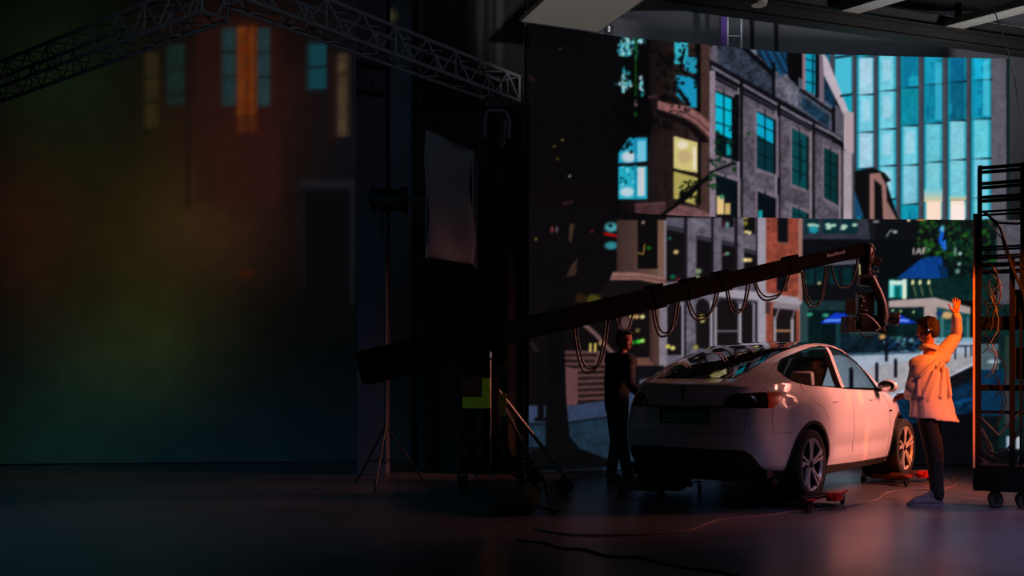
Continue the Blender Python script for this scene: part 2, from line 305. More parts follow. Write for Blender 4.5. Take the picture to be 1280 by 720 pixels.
# --- lower tier: shop fronts, steps, pavement, terrace with blue parasols
def paint_lower():
    p = Pic(636, 1316, 256, 604)
    p.a[:] = (10,9,11)
    p.rect(636, 256, 760, 380, (11,9,11), nz=.2)
    p.dot(690, 287, 2, 4, (110,40,52)); p.dot(696, 287, 1.3, 4, (90,80,95)); p.dot(670, 299, 1.6, 2, (110,85,30)); p.dot(740, 289, 2, 2, (90,20,20)); p.poly([(712,280),(718,280),(714,304),(711,300)], (60,44,34))
    p.dot(764, 284, 8, 6, (70,150,160)); p.dot(763, 282, 3, 2.5, (12,40,44)); p.line([(755,292),(771,295)], 3, (170,14,14)); p.dot(764, 307, 8, 5, (45,125,135)); p.poly([(714,332),(722,322),(720,344),(708,346)], (52,36,30))
    # brown bay
    p.vgrad(771, 275, 832, 350, (54,38,36), (104,76,64), True, nz=.12); p.rect(797, 275, 822, 336, (13,10,12)); p.rect(822, 275, 831, 352, (112,82,70), nz=.1); p.rect(830, 275, 834, 356, (124,112,122))
    p.line([(797,316),(804,318),(806,305)], 1.6, (140,110,52)); p.dot(811, 310, 3, 2.4, (14,84,20)); p.dot(804, 278, 2, 2, (150,120,110))
    p.poly([(766,340),(800,341),(833,347),(833,357),(800,350),(762,350)], (132,94,86), nz=.1); p.line([(766,346),(800,346),(833,352)], 1.3, (70,46,42)); p.poly([(760,350),(800,351),(833,358),(833,380),(740,380)], (18,13,15))
    p.dot(742, 375, 9, 7, (66,62,20)); p.dot(726,373,7,6,(40,26,14))
    # stone house, ground and first floor
    st = (94,88,101)
    p.rect(833, 272, 948, 380, st, nz=.3); p.poly([(833,274),(858,276),(858,290),(833,286)], (84,82,98), nz=.3)
    for x0, x1, y0, y1 in ((833,855,286,352),(870.5,889,298,352),(902,918,304,346),(930,945,314,340)): p.poly([(x0,y0-4),(x1,y0),(x1,y1),(x0,y1)], (17,14,17)); p.poly([(x0,y0-3),(x1,y0+1),(x1,y0+5),(x0,y0+1)], (50,48,58))
    for x0, x1 in ((855,859),(889,892),(918,922),(945,948)): p.rect(x0, 270, x1, 352, (22,18,24))
    p.rect(902, 270, 917, 284, (16,14,18)); p.dot(909, 281, 2.5, 4, (90,130,125)); p.rect(903,276,906,284,(70,12,30)); p.rect(930, 270, 944, 293, (14,14,14)); p.dot(932, 279, 2.6, 3, (120,115,40)); p.dot(933, 290, 3, 2, (215,195,120)); p.dot(937, 291, 2.5, 2, (230,215,160)); p.dot(932,272,4,2,(140,120,60))
    for x, y, r, c in ((845,315,3.2,(205,170,110)),(837,298,2.4,(18,90,84)),(873,339,4,(120,135,105)),(872,346,3,(110,125,95)),(909,317,2.6,(90,150,120)),(905,318,2,(110,70,80)),(932,325,3.2,(240,215,150)),(937,325,3,(220,195,130)),(841,346,3.4,(12,90,60)),(848,350,3,(110,30,40))): p.dot(x, y, r, r*.8, c)
    # band and arcades
    p.rect(776, 378, 822, 446, (17,12,14)); p.rect(820, 356, 834, 470, (120,110,122), nz=.15); p.rect(815,370,824,470,(74,50,46)); p.rect(834, 352, 948, 470, (90,85,97), nz=.35); p.rect(834, 443, 870, 480, (98,92,106), nz=.2)
    for x0, x1, y0, y1 in ((834,852,380,444),(870,887,376,436),(896,922,374,440),(927,942,380,436)):
        p.rect(x0, y0+6, x1, y1, (20,16,19)); p.dot((x0+x1)/2, y0+8, (x1-x0)/2/1.15, 9, (20,16,19), 1, .4)
    p.rect(852, 378, 854.5, 446, (142,134,146)); p.rect(855, 370, 857.5, 446, (20,16,26)); p.rect(888, 376, 890.5, 446, (150,142,154)); p.rect(891, 384, 892.5, 446, (40,36,44)); p.rect(893.5, 384, 896, 446, (150,142,154)); p.line([(896,414),(922,414)], 2, (104,100,110)); p.rect(924, 380, 926.5, 440, (158,150,160)); p.rect(941, 380, 943, 440, (140,132,144)); p.rect(944, 376, 948, 440, (34,30,40))
    p.poly([(898,360),(957,366),(1007,373),(1006,383),(957,377),(898,371)], (154,146,158), nz=.06); p.line([(898,372),(957,378)], 2.4, (52,50,58))
    for x, y, c in ((877,396,(190,170,80)),(878,401,(160,150,90)),(835,433,(200,190,90)),(841,435,(214,204,110)),(870,434,(150,140,60)),(790,396,(210,180,110)),(796,396,(190,150,90)),(803,396,(210,195,130)),(797,413,(100,90,50)),(798,427,(60,190,50)),(803,426,(150,215,90)),(792,428,(20,110,24))): p.dot(x, y, 3, 2.6, c)
    p.dot(782, 404, 7, 9, (96,64,64), .8)
    # brick house with white stone quoin
    p.rect(957, 270, 1000, 440, (132,62,48), nz=.28); p.rect(947, 270, 957.5, 440, (150,142,154), nz=.06); p.rect(972, 270, 985, 303, (13,14,20)); p.line([(971,303),(985,305)],2,(120,80,70)); p.rect(971, 330, 984, 364, (13,14,20)); p.poly([(957,366),(1007,373),(1007,383),(957,376)], (154,146,158), nz=.05)
    p.rect(957,377,963,392,(60,40,42)); p.rect(966, 382, 995, 432, (24,18,20)); p.poly([(966,378),(1000,382),(1000,388),(966,385)], (128,118,128)); p.rect(967, 396, 970, 432, (160,150,158)); p.line([(969,400),(974,384)], 2.4, (112,100,106)); p.rect(988.5, 398, 992, 432, (160,150,156)); p.line([(990,400),(994,384)], 2, (120,100,106)); p.rect(970, 412, 988, 415, (150,104,76)); p.rect(998, 270, 1003, 376, (150,108,100)); p.rect(999, 384, 1004, 436, (156,112,104))
    # dark office and café behind
    p.rect(1003, 270, 1096, 302, (46,48,60), nz=.2); p.poly([(1084,270),(1100,270),(1120,300),(1088,300)], (20,20,26)); p.rect(1003, 299, 1217, 376, (11,13,18), nz=.3); p.rect(1094, 270, 1217, 300, (12,14,18))
    for x0, x1 in ((1006,1024),(1028,1049),(1051,1072)): p.rect(x0, 274, x1, 292, (8,42,48)); [p.dot(RNG.uniform(x0+3, x1-3), RNG.uniform(280, 286), 3.4, 2, (170,205,185)) for _ in range(4)]
    p.dot(1017, 287, 6, 4.5, (30,140,160)); p.dot(1095, 277, 4, 1.8, (120,120,130)); p.line([(1108,296),(1113,288),(1120,290)], 2, (105,115,115)); p.dot(1119, 290, 2.6, 2, (150,160,160))
    p.line([(1003,331),(1080,327)], 5, (84,80,94)); [p.rect(x, 334, x+w, 356, (8,40,44), .9, .4) for x, w in ((1006,12),(1020,14),(1037,12),(1052,14))]; p.rect(1074, 330, 1078, 366, (190,170,110)); p.dot(1076, 332, 2.2, 2.2, (230,215,170)); p.dot(1076, 361, 3, 3, (200,190,110))
    for x, y in ((1005,353),(1024,354),(1099,339),(1104,342),(1071,359)): p.dot(x, y, 2, 1.8, (190,175,110))
    p.rect(1003, 357, 1096, 376, (13,14,18)); p.rect(1003, 376, 1100, 446, (24,48,52), nz=.3); p.rect(1000,380,1010,432,(40,64,66)); p.rect(1010, 388, 1062, 446, (7,24,26), nz=.5); [p.dot(x, y, 4, 2.2, (50,150,120)) for x, y in ((1012,393),(1032,394))]; p.rect(1044,404,1050,440,(26,70,72),.7); p.rect(1060,430,1068,446,(20,110,90),.7)
    p.rect(1098, 300, 1217, 352, (9,12,15)); p.leaves(1148, 272, 1217, 322, 190, GR+[(60,140,40)], (1.2, 3.2), .6); p.leaves(1180, 300, 1217, 352, 90, [(6,22,20),(8,36,26),(10,50,40)], (1.5, 4), .6)
    p.line([(1176,284),(1178,292),(1175,300),(1182,312)], 5, (18,84,200)); p.dot(1178, 286, 2.6, 4, (90,170,200)); p.line([(1181,300),(1181,312)],3,(40,110,210))
    for x, y, rx, ry, c in ((1194,314,1.6,6,(110,140,130)),(1200,317,2.4,2,(170,195,190)),(1199,330,2.6,2,(120,160,155)),(1197,339,2.8,3,(100,140,140)),(1208,354,3,4,(40,150,190)),(1195,365,5,3,(215,240,235)),(1206,371,4,2.6,(120,150,170)),(1216,369,2,7,(150,30,50)),(1136,275,2,2,(240,225,200)),(1152,274,7,1.6,(220,150,50))): p.dot(x, y, rx, ry, c)
    # sign lettering
    for x0, y0, pl in ((1141,318,'I'),(1145,318,'A'),(1153,317.5,'F')):
        c = (178,160,160)
        if pl == 'I': p.rect(x0, y0-8, x0+2, y0, c)
        if pl == 'A': p.line([(x0,y0),(x0+3.4,y0-8),(x0+6.8,y0)], 1.8, c); p.line([(x0+1.6,y0-2.6),(x0+5.4,y0-2.6)], 1.4, c)
        if pl == 'F': p.rect(x0, y0-8, x0+1.9, y0, c); p.rect(x0, y0-8, x0+5, y0-6.3, c); p.rect(x0, y0-4.8, x0+4.2, y0-3.3, c)
    p.dot(1161, 312, 1.6, 1.4, (90,140,110))
    p.poly([(1119,349),(1152,323),(1172,320),(1178,322),(1180,349)], (10,58,130), nz=.15); p.poly([(1172,330),(1184,335),(1186,349),(1176,349)], (8,40,80))
    p.rect(1110, 348, 1217, 376, (9,34,34), nz=.4); p.rect(1111, 350, 1134, 372, (24,150,150)); p.rect(1112, 350, 1117, 372, (130,220,210)); p.rect(1128, 349, 1133, 374, (225,228,205)); p.rect(1112, 351, 1132, 356, (205,225,215)); p.rect(1119,358,1125,372,(8,90,90))
    for x in (1141, 1150, 1161): p.dot(x, 353, 2, 3.2, (225,220,160)); p.line([(x+1,358),(x+4,370)], 1.4, (110,120,70))
    p.poly([(1111,376),(1168,372),(1213,384),(1213,393),(1168,383),(1111,385)], (168,150,148), nz=.06); p.rect(1111, 384, 1156, 442, (9,28,30), nz=.5); p.rect(1155, 380, 1171, 446, (166,146,142), nz=.06); p.poly([(1171,384),(1213,393),(1213,430),(1171,440)], (18,66,70), nz=.4)
    for x in (1176, 1190, 1200, 1208): p.rect(x, 396, x+3.5, 428, (70,120,124), .8)
    p.dot(1184, 394, 7, 4.5, (200,160,110)); p.dot(1174, 392, 4, 3, (14,44,100)); [p.dot(x, y, 1.6, 1.6, (160,190,120)) for x, y in ((1116,388),(1126,389),(1142,390))]
    # people and tables on the terrace
    p.rect(1050, 420, 1150, 446, (13,28,38), nz=.6); [p.dot(RNG.uniform(1100, 1150), RNG.uniform(422, 442), RNG.uniform(1, 3.4), RNG.uniform(1, 2.6), [(120,160,180),(14,30,60),(10,16,26),(60,130,120),(20,60,110)][RNG.integers(5)], .8) for _ in range(70)]; p.dot(1103, 421, 4, 3, (190,140,80))
    p.poly([(1024,404),(1044,391),(1060,392),(1064,404)], (16,52,190)); p.line([(1030,401),(1054,400)], 3, (90,140,235)); p.poly([(1114,390),(1124,393),(1146,404),(1114,405)], (16,52,190)); p.line([(1120,400),(1136,401)], 3, (110,150,235)); p.rect(1043, 405, 1045, 446, (10,20,30))
    # pavement, street and parked car
    p.poly([(1040,444),(1150,440),(1172,428),(1217,422),(1217,460),(1120,500),(1060,560),(1000,560)], (158,172,190), nz=.07); p.poly([(1086,458),(1150,448),(1217,440),(1217,462),(1186,470),(1120,498),(1090,492)], (158,156,162), nz=.1)
    p.line([(1050,444),(1100,442),(1150,440)], 3, (60,86,110)); p.rect(1171,422,1217,427,(120,160,180))
    p.poly([(1117,500),(1150,482),(1217,455),(1217,600),(1100,600),(1080,520)], (8,34,58), nz=.6); p.line([(1112,498),(1150,480)], 4, (186,196,226)); p.line([(1186,470),(1217,455)], 3, (186,186,196)); p.poly([(1186,472),(1217,458),(1217,474),(1190,486)], (16,16,22), nz=.5); p.line([(1190,505),(1217,498)], 4, (10,60,110)); p.leaves(1186, 490, 1217, 520, 20, [(8,50,84),(6,20,40),(20,90,120)], (1, 3), .6)
    p.poly([(1180,520),(1217,516),(1217,604),(1060,604),(1100,540)], (7,8,12)); p.line([(1190,433),(1217,432)], 1.8, (14,22,40)); [p.rect(x, 432, x+2.2, 450-(x-1190)*.2, (16,24,42)) for x in (1193, 1206, 1213)]
    for x, y0, y1, w in ((1108,424,452,4),(1096,455,482,4),(1119.5,450,472,3.6),(1064,461,490,4.6)): p.rect(x-w/2, y0, x+w/2, y1, (12,16,30)); p.dot(x, y0, w/2, 2, (12,16,30))
    # what shows through the cable rack
    p.rect(1217, 270, 1316, 604, (9,16,20), nz=.4); p.leaves(1217, 272, 1246, 330, 70, GR, (1.4, 3.4), .6); p.rect(1217, 330, 1245, 420, (9,36,34), nz=.5); p.rect(1217, 430, 1250, 470, (90,110,120), .8, .2); p.rect(1246, 270, 1316, 380, (78,75,84), nz=.2); p.rect(1248, 380, 1278, 560, (12,34,36), nz=.3); p.rect(1256, 420, 1264, 530, (34,50,46)); p.rect(1217, 462, 1256, 520, (8,44,72), nz=.3); p.dot(1242, 452, 8, 2.5, (150,180,190)); p.rect(1258, 545, 1268, 562, (150,170,195)); p.rect(1270, 546, 1276, 561, (170,180,190)); p.rect(1256, 470, 1264, 530, (50,50,52)); p.rect(1280,380,1316,604,(12,14,18)); p.rect(1217,566,1316,604,(5,6,9))
    # front steps, railings and newel
    p.rect(636, 380, 776, 508, (13,10,12), nz=.2)
    for k in range(9): y = 440+k*7.4; x0 = 700 if k < 4 else 718; p.line([(x0, y),(756, y+.5-k*.3)], 3.6, (84,56,54)); p.line([(x0, y+3.4),(756, y+3.6)], 2.6, (34,22,24))
    p.poly([(700,438),(704,440),(706,458),(722,462),(722,504),(708,508),(706,462),(700,456)], (96,62,64), nz=.1); p.rect(708, 462, 721, 506, (94,60,62), nz=.1); p.line([(726,402),(745,418),(768,444)], 5, (104,74,74)); p.line([(745,446),(760,452)], 12, (80,54,52)); p.line([(664,428),(672,440)], 4, (84,62,60)); p.rect(774, 447, 816, 457, (100,66,58)); p.rect(774,457,830,490,(14,13,18)); p.rect(640,424,700,508,(12,9,11),.7)
    [p.rect(x, 429, x+3, 440, (190,170,90)) for x in (736.5, 742.5)]; p.dot(752, 429, 4, 3, (150,120,70)); p.rect(812,372,816,452,(60,38,34))
    # pavement in the dark and the wet road
    p.poly([(636,506),(706,508),(760,500),(792,490),(840,470),(870,470),(900,604),(636,604)], (46,58,84), nz=.16); p.poly([(636,528),(700,529),(760,522),(800,512),(900,500),(900,604),(636,604)], (26,44,60), nz=.3); p.line([(636,530),(700,530),(764,521)], 2.4, (10,16,26)); p.line([(800,480),(850,468)],10,(120,120,136),.6)
    p.poly([(636,560),(700,556),(760,590),(760,604),(636,604)], (10,13,16), .8)
    # tree trunk and bollard
    p.rect(672, 440, 680, 522, (9,8,11)); p.poly([(668,522),(684,522),(684,527),(668,527)], (9,9,12)); p.poly([(683,380),(704,380),(708,500),(712,545),(724,560),(760,574),(764,584),(636,590),(652,570),(682,556)], (7,7,9))
    p.blur(.7); return p
# --- the other screen on the left: brick front with tall windows, dim
def paint_left():
    p = Pic(-130, 540, -80, 600, 1)
    X, Y = p.X, p.Y
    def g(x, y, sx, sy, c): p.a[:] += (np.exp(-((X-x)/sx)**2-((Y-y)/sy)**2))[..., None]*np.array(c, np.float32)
    g(70, 90, 110, 110, (11,24,10)); g(190, 290, 120, 130, (38,30,10)); g(30, 290, 70, 120, (32,14,6)); g(310, 120, 110, 130, (42,18,14)); g(300, 300, 90, 80, (24,12,10)); g(60, 560, 150, 130, (8,26,22)); g(180, 440, 120, 80, (20,26,10)); g(330, 600, 220, 130, (2,16,26)); g(480, 150, 90, 200, (4,12,20)); p.a[:] += 3  # soft green, red and teal glows painted into the picture colours
    b = (slice(0, p.H), slice(0, p.W)); n = p.noise(b, 14); p.a *= (1+.12*n)[..., None]
    p.rect(246, 20, 350, 250, (48,20,17), .55, .12); p.rect(232,20,238,260,(20,12,9),.5)
    for x0, y0, x1, y1, c in ((278,35,295,132,(34,66,70)),(322,35,338,132,(38,70,76)),(208,55,231,132,(26,48,46)),(385,54,408,112,(22,82,98)),(181,66,198,160,(52,44,22))): p.rect(x0, y0, x1, y1, c, .85, .15); p.line([(x0,y0+30),(x1,y0+30)], 2, (16,14,14)); p.line([(x0,y0+62),(x1,y0+62)], 2, (16,14,14))
    p.rect(296, 32, 320, 165, (132,62,20), .85, .2); p.rect(306, 30, 309, 165, (60,20,8)); [p.dot(308, y, 7, 5, (110,40,12)) for y in (60, 92, 128)]
    p.poly([(270,165),(288,143),(330,143),(350,165),(350,260),(270,260)], (58,24,20), .5); p.rect(421, 66, 435, 170, (96,76,52), .8, .25); p.rect(423, 90, 433, 94, (40,20,12)); p.rect(412,60,419,180,(40,20,12),.6); p.dot(491, 20, 4, 9, (66,62,34))
    p.dot(308, 342, 10, 5, (60,24,10)); p.rect(372, 225, 442, 236, (30,28,34)); p.rect(376, 236, 440, 420, (9,8,10), .8); p.rect(377, 240, 380, 360, (26,24,30)); p.rect(438, 230, 441, 380, (34,32,40))
    p.a *= .78
    p.blur(1.6); return p
def led_material():
    m = bpy.data.materials.new('led_picture'); m.use_nodes = True; nt = m.node_tree; b = nt.nodes['Principled BSDF']
    a = nt.nodes.new('ShaderNodeAttribute'); a.attribute_name = 'picture'
    b.inputs['Base Color'].default_value = (.002,.002,.002,1); b.inputs['Roughness'].default_value = .9; b.inputs['Specular IOR Level'].default_value = 0
    nt.links.new(a.outputs['Color'], b.inputs['Emission Color']); b.inputs['Emission Strength'].default_value = 1
    m.cycles.emission_sampling = 'AUTO'
    return m
LED = led_material()
def led_screen(name, path, z0, z1, pic, cell, label, group=None):
    # path: plan points (x, y) along the wall; a fine grid of lit cells, each carrying the colour the picture has there
    path = [Vector(q) for q in path]; L = [0]
    for a, b in zip(path, path[1:]): L.append(L[-1]+(b-a).length)
    nu = int(L[-1]/cell)+1; nv = int((z1-z0)/cell)+1
    s = np.linspace(0, L[-1], nu); xs = np.interp(s, L, [q.x for q in path]); ys = np.interp(s, L, [q.y for q in path])
    k = 9; w = np.ones(2*k+1)/(2*k+1); xs[k:-k] = np.convolve(xs, w, 'valid'); ys[k:-k] = np.convolve(ys, w, 'valid')
    zs = np.linspace(z0, z1, nv); X = np.tile(xs, (nv, 1)); Y = np.tile(ys, (nv, 1)); Z = np.repeat(zs[:, None], nu, 1)
    co_ = np.stack([X, Y, Z], -1).reshape(-1, 3)
    i = np.arange(nv*nu).reshape(nv, nu); f = np.stack([i[:-1,:-1], i[:-1,1:], i[1:,1:], i[1:,:-1]], -1).reshape(-1, 4)
    me = bpy.data.meshes.new('picture_surface'); me.vertices.add(len(co_)); me.vertices.foreach_set('co', co_.ravel())
    me.loops.add(f.size); me.loops.foreach_set('vertex_index', f.ravel()); me.polygons.add(len(f)); me.polygons.foreach_set('loop_start', np.arange(0, f.size, 4)); me.polygons.foreach_set('loop_total', np.full(len(f), 4)); me.update()
    u = 640+F*co_[:,0]/co_[:,1]; v = HY-F*(co_[:,2]-CH)/co_[:,1]
    c = np.clip(pic.sample(u, v), 0, 255)/255; c = np.where(c <= .04045, c/12.92, ((c+.055)/1.055)**2.4)
    at_ = me.color_attributes.new('picture', 'FLOAT_COLOR', 'POINT'); at_.data.foreach_set('color', np.concatenate([c, np.ones((len(c), 1))], 1).astype(np.float32).ravel())
    me.materials.append(LED)
    root = empty(name, (path[0].x, path[0].y, z0), 0, label, 'screen', group)
    o = bpy.data.objects.new('picture_surface', me); COL.objects.link(o); o.parent = root; o.location = (-path[0].x, -path[0].y, -z0)
    back = MB(); q = list(range(0, nu, 20)); q = q if q[-1] == nu-1 else q+[nu-1]
    for a, b in zip(q, q[1:]):
        d = Vector((xs[b]-xs[a], ys[b]-ys[a])).normalized(); n = Vector((-d.y, d.x))
        A, B = Vector((xs[a], ys[a])), Vector((xs[b], ys[b])); e = .06; t = .16
        P = [A+n*e, B+n*e, B+n*t, A+n*t]
        back.add([(p.x-path[0].x, p.y-path[0].y, z) for z in (0, z1-z0) for p in P], [(0,1,2,3),(7,6,5,4),(0,4,5,1),(1,5,6,2),(2,6,7,3),(3,7,4,0)])
    back.build('panel_housing', BLK, root)
    return root
UP = [(661,13.38),(700,13.55),(775,13.9),(900,14.3),(1000,14.65),(1215,14.85),(1262,14.87)]
LO = [(661,13.2),(760,13.6),(830,14.1),(1000,14.35),(1217,14.5),(1310,14.5)]
px = lambda P: [((u-640)/F*y, y) for u, y in P]
led_screen('led_screen', px(UP), 3.632, 6.135, paint_upper(), .019, 'upper tier of the LED wall showing a stone townhouse and a turquoise glass tower')
led_screen('led_screen', px(LO), .012, 3.625, paint_lower(), .019, 'lower tier of the LED wall showing shop fronts, steps and a terrace with blue parasols')
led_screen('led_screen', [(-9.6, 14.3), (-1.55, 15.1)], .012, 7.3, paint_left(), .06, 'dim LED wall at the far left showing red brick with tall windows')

# ---------- body surface of the car: a rounded contour for every height ----------
CT = [ # z, rear x, front x, half width, rear exponent, front exponent
(.22,-.66,3.50,.87,4.2,3.2),(.30,-.80,3.66,.905,4.6,3.2),(.38,-.88,3.74,.93,4.8,3.0),(.46,-.925,3.77,.945,4.8,3.0),(.55,-.955,3.78,.955,4.8,3.0),
(.66,-.975,3.77,.957,4.8,3.0),(.74,-.97,3.75,.955,4.8,3.0),(.80,-.95,3.72,.953,4.8,3.0),(.88,-.935,3.66,.95,4.7,3.0),(.95,-.93,3.55,.945,4.5,3.0),(1.0,-.93,3.38,.937,4.3,3.0),
(1.06,-.935,3.16,.922,4.0,3.0),(1.11,-.945,3.02,.902,3.7,3.2),(1.16,-.95,2.90,.878,3.6,3.2),(1.19,-.90,2.84,.862,3.8,3.2),(1.22,-.80,2.76,.846,3.9,3.3),(1.28,-.64,2.62,.818,4.0,3.4),
(1.34,-.47,2.46,.79,4.0,3.4),(1.40,-.29,2.30,.762,3.9,3.4),(1.46,-.09,2.13,.733,3.8,3.4),(1.52,.11,1.98,.702,3.5,3.4),(1.56,.26,1.87,.676,3.3,3.3),(1.60,.45,1.72,.625,3.0,3.1),(1.625,.62,1.58,.55,2.7,2.9),(1.645,.82,1.42,.41,2.4,2.5),(1.655,1.04,1.22,.14,2.2,2.2),(1.657,1.12,1.14,.02,2,2)]
CT = np.array(CT); XC = 1.15
def prof(z):
    z = np.asarray(z, float)
    o = []
    for k in range(1, 6):
        v = 0
        for d, g in ((-.012,.25),(0,.5),(.012,.25)):
            v = v + g*np.interp(z+d*np.clip((1.63-z)/.1,0,1), CT[:,0], CT[:,k])
        o.append(v)
    return o
def bulge(x, z):
    b = .018*np.exp(-((x-.0)/.55)**2-((z-.86)/.16)**2) + .016*np.exp(-((x-2.9)/.5)**2-((z-.84)/.14)**2)
    b = b - .022*np.exp(-((z-.50)/.10)**2)*np.clip((x-.45)/.2,0,1)*np.clip((2.45-x)/.2,0,1)
    return b
def contour(z, m=1500):
    xr, xf, w, nr, nf = prof(z)
    t = np.linspace(0, np.pi/2, m)
    s, c = np.sin(t), np.cos(t)
    x1 = XC-(XC-xr)*c**(2/nr); y1 = w*s**(2/nr)
    x2 = XC+(xf-XC)*c[::-1]**(2/nf); y2 = w*s[::-1]**(2/nf)
    x = np.concatenate([x1, x2[1:]]); y = np.concatenate([y1, y2[1:]])
    fade = np.clip(y/.6-.4, 0, 1)
    y = y + bulge(x, z)*fade
    # trunk recess round the plate
    r = .03*np.clip((.26-y)/.03,0,1)*(1 if .795<z<.925 else 0)
    x = np.where(x<0, x+r, x)
    S = np.concatenate([[0], np.cumsum(np.hypot(np.diff(x), np.diff(y)))])
    return x, y, S
def grid(zs, N):
    X=[];Y=[];SS=[]
    for z in zs:
        x,y,S = contour(z)
        # blend of arclength and even-x spacing keeps columns upright on the flanks
        q = np.linspace(0, S[-1], N)
        X.append(np.interp(q,S,x)); Y.append(np.interp(q,S,y)); SS.append(q)
    return np.array(X),np.array(Y),np.array(SS)
def y_at(x, z):
    xx,yy,S = contour(z); k = np.argsort(xx, kind='stable')
    return np.interp(x, xx[k], yy[k])
def pos_s(s, z):
    xx,yy,S = contour(z)
    return np.interp(s,S,xx), np.interp(s,S,yy)
# ------------------------------------------------------------------ the studio shell
WX0, WX1, WY0, WY1, WH = -11.5, 11.5, -4.0, 16.2, 7.35
FLOOR = mat('polished_concrete', (80,76,80), .24, 0, var=.3, vscale=1.3, bump=.10, bscale=2.2)
nt = FLOOR.node_tree; b_ = nt.nodes['Principled BSDF']; n_ = nt.nodes.new('ShaderNodeTexNoise'); n_.inputs['Scale'].default_value = 1.1; n_.inputs['Detail'].default_value = 8
r_ = nt.nodes.new('ShaderNodeMapRange'); r_.inputs['To Min'].default_value = .2; r_.inputs['To Max'].default_value = .42
nt.links.new(nt.nodes['Texture Coordinate'].outputs['Object'], n_.inputs['Vector']); nt.links.new(n_.outputs['Fac'], r_.inputs['Value']); nt.links.new(r_.outputs['Result'], b_.inputs['Roughness'])
WALLM = mat('dark_grey_wall', (88,92,102), .8, var=.08, vscale=.8); WALLB = mat('black_wall', (20,20,22), .9, var=.2); CEILM = mat('black_ceiling', (24,24,26), .9, var=.3)
struct(MB().box(WX0, WX1, WY0, WY1, -.12, 0).build('floor', FLOOR))
struct(MB().box(WX0, WX1, WY1, WY1+.15, 0, WH).build('wall_back', WALLM))
struct(MB().box(WX0-.15, WX0, WY0, WY1+.15, 0, WH).build('wall_left', WALLB))
struct(MB().box(WX1, WX1+.15, WY0, WY1+.15, 0, WH).build('wall_right', WALLB))
struct(MB().box(WX0, WX1, WY0-.15, WY0, 0, WH).build('wall_front', WALLB))
struct(MB().box(WX0-.15, WX1+.15, WY0-.15, WY1+.15, WH, WH+.12).build('ceiling', CEILM))
m = MB()
for x in (3.95, 4.35): m.box(x, x+.05, WY1-.03, WY1+.01, 0, WH)
struct(m.build('trim_1', mat('dark_joint', (12,12,14), .9)))
# --- steel over the stage: main girder, joists, pipes
GIR = mat('painted_steel', (60,60,64), .5, .3, var=.12)
A = Vector((.2, 12.45, 0)); B = Vector((10.6, 16.1, 0)); d = (B-A).normalized(); M = T3(A.x, A.y, 6.28)@R3(z=math.atan2(d.y, d.x)); Lg = (B-A).length
g = MB().box(0, Lg, -.1, .1, 0, .025, M).box(0, Lg, -.1, .1, .2, .225, M).box(0, Lg, -.008, .008, .025, .2, M)
girder = g.build('steel_girder', mat('girder_steel', (11,11,12), .85, 0, var=.12)); tag(girder, 'long dark steel girder running above the upper tier of the LED wall', 'girder')
MG = M; JO = mat('joist_steel', (160,156,150), .6, .1, var=.15, vscale=3)
def joist(P, label, n=3.4, w=.29):
    # light channel joist lying across the girder and running towards the camera side
    M = T3(P[0], P[1], 6.506)@R3(z=-math.radians(48)); root = empty('ceiling_joist', (0,0,0), 0, label, 'joist', 'pale ceiling joists over the stage'); root.matrix_world = M
    MB().box(0, n, -w/2, w/2, 0, .012).build('flange', JO, root); MB().box(0, n, -.006, .006, .012, .16).build('web', JO, root); return root
for s, lab in (((4.72,14.08), 'pale steel joist above the glass tower picture, left one of the two'), ((6.50,14.70), 'pale steel joist nearest the right edge of the photo'), ((2.9,13.42), 'pale steel joist high above the townhouse picture, mostly above the frame')): joist(s, lab)
PIP = mat('galvanised_pipe', (200,196,190), .5, .1)
for k, (off, z, s0, s1, lab) in enumerate(((.2,.50,3.0,8.5,'thin bright ceiling pipe directly behind the long girder'),(.45,.60,3.0,8.4,'thin bright ceiling pipe, the middle one of three above the girder'),(.7,.70,3.0,8.2,'thin bright ceiling pipe furthest back, nearest the grey wall'))):
    o = MB().tube([(s0,0,0),(s1,0,0)], .022, 8).build('ceiling_pipe', PIP, None, True); o.matrix_world = MG@T3(0, off, z); tag(o, lab, 'pipe', 'ceiling pipes')
for k, (off, z) in enumerate(((.12,.34),(.34,.46),(.58,.58))):
    o = MB().box(1.0, 8.3, -.04, .04, 0, .12).build('roof_purlin', mat('dark_purlin', (26,26,27), .7, var=.2)); o.matrix_world = MG@T3(0, off, z); tag(o, ['dark purlin closest behind the long girder','dark purlin in the middle of the three behind the girder','dark purlin furthest back, nearest the grey wall'][k], 'purlin', 'dark purlins under the roof')
for k, s in enumerate((3.3, 5.0, 6.9, 8.4)):
    o = MB().box(-.035, .035, -.035, .035, 0, .42).box(-.07, .07, -.07, .07, 0, .02).build('girder_post', BLK); o.matrix_world = MG@T3(s, 0, .225); tag(o, ['short black post on the girder above the stone townhouse','short black post on the girder left of the glass tower joist','short black post on the girder between the two pale joists','short black post on the girder nearest the right edge'][k], 'post', 'short posts on the girder')
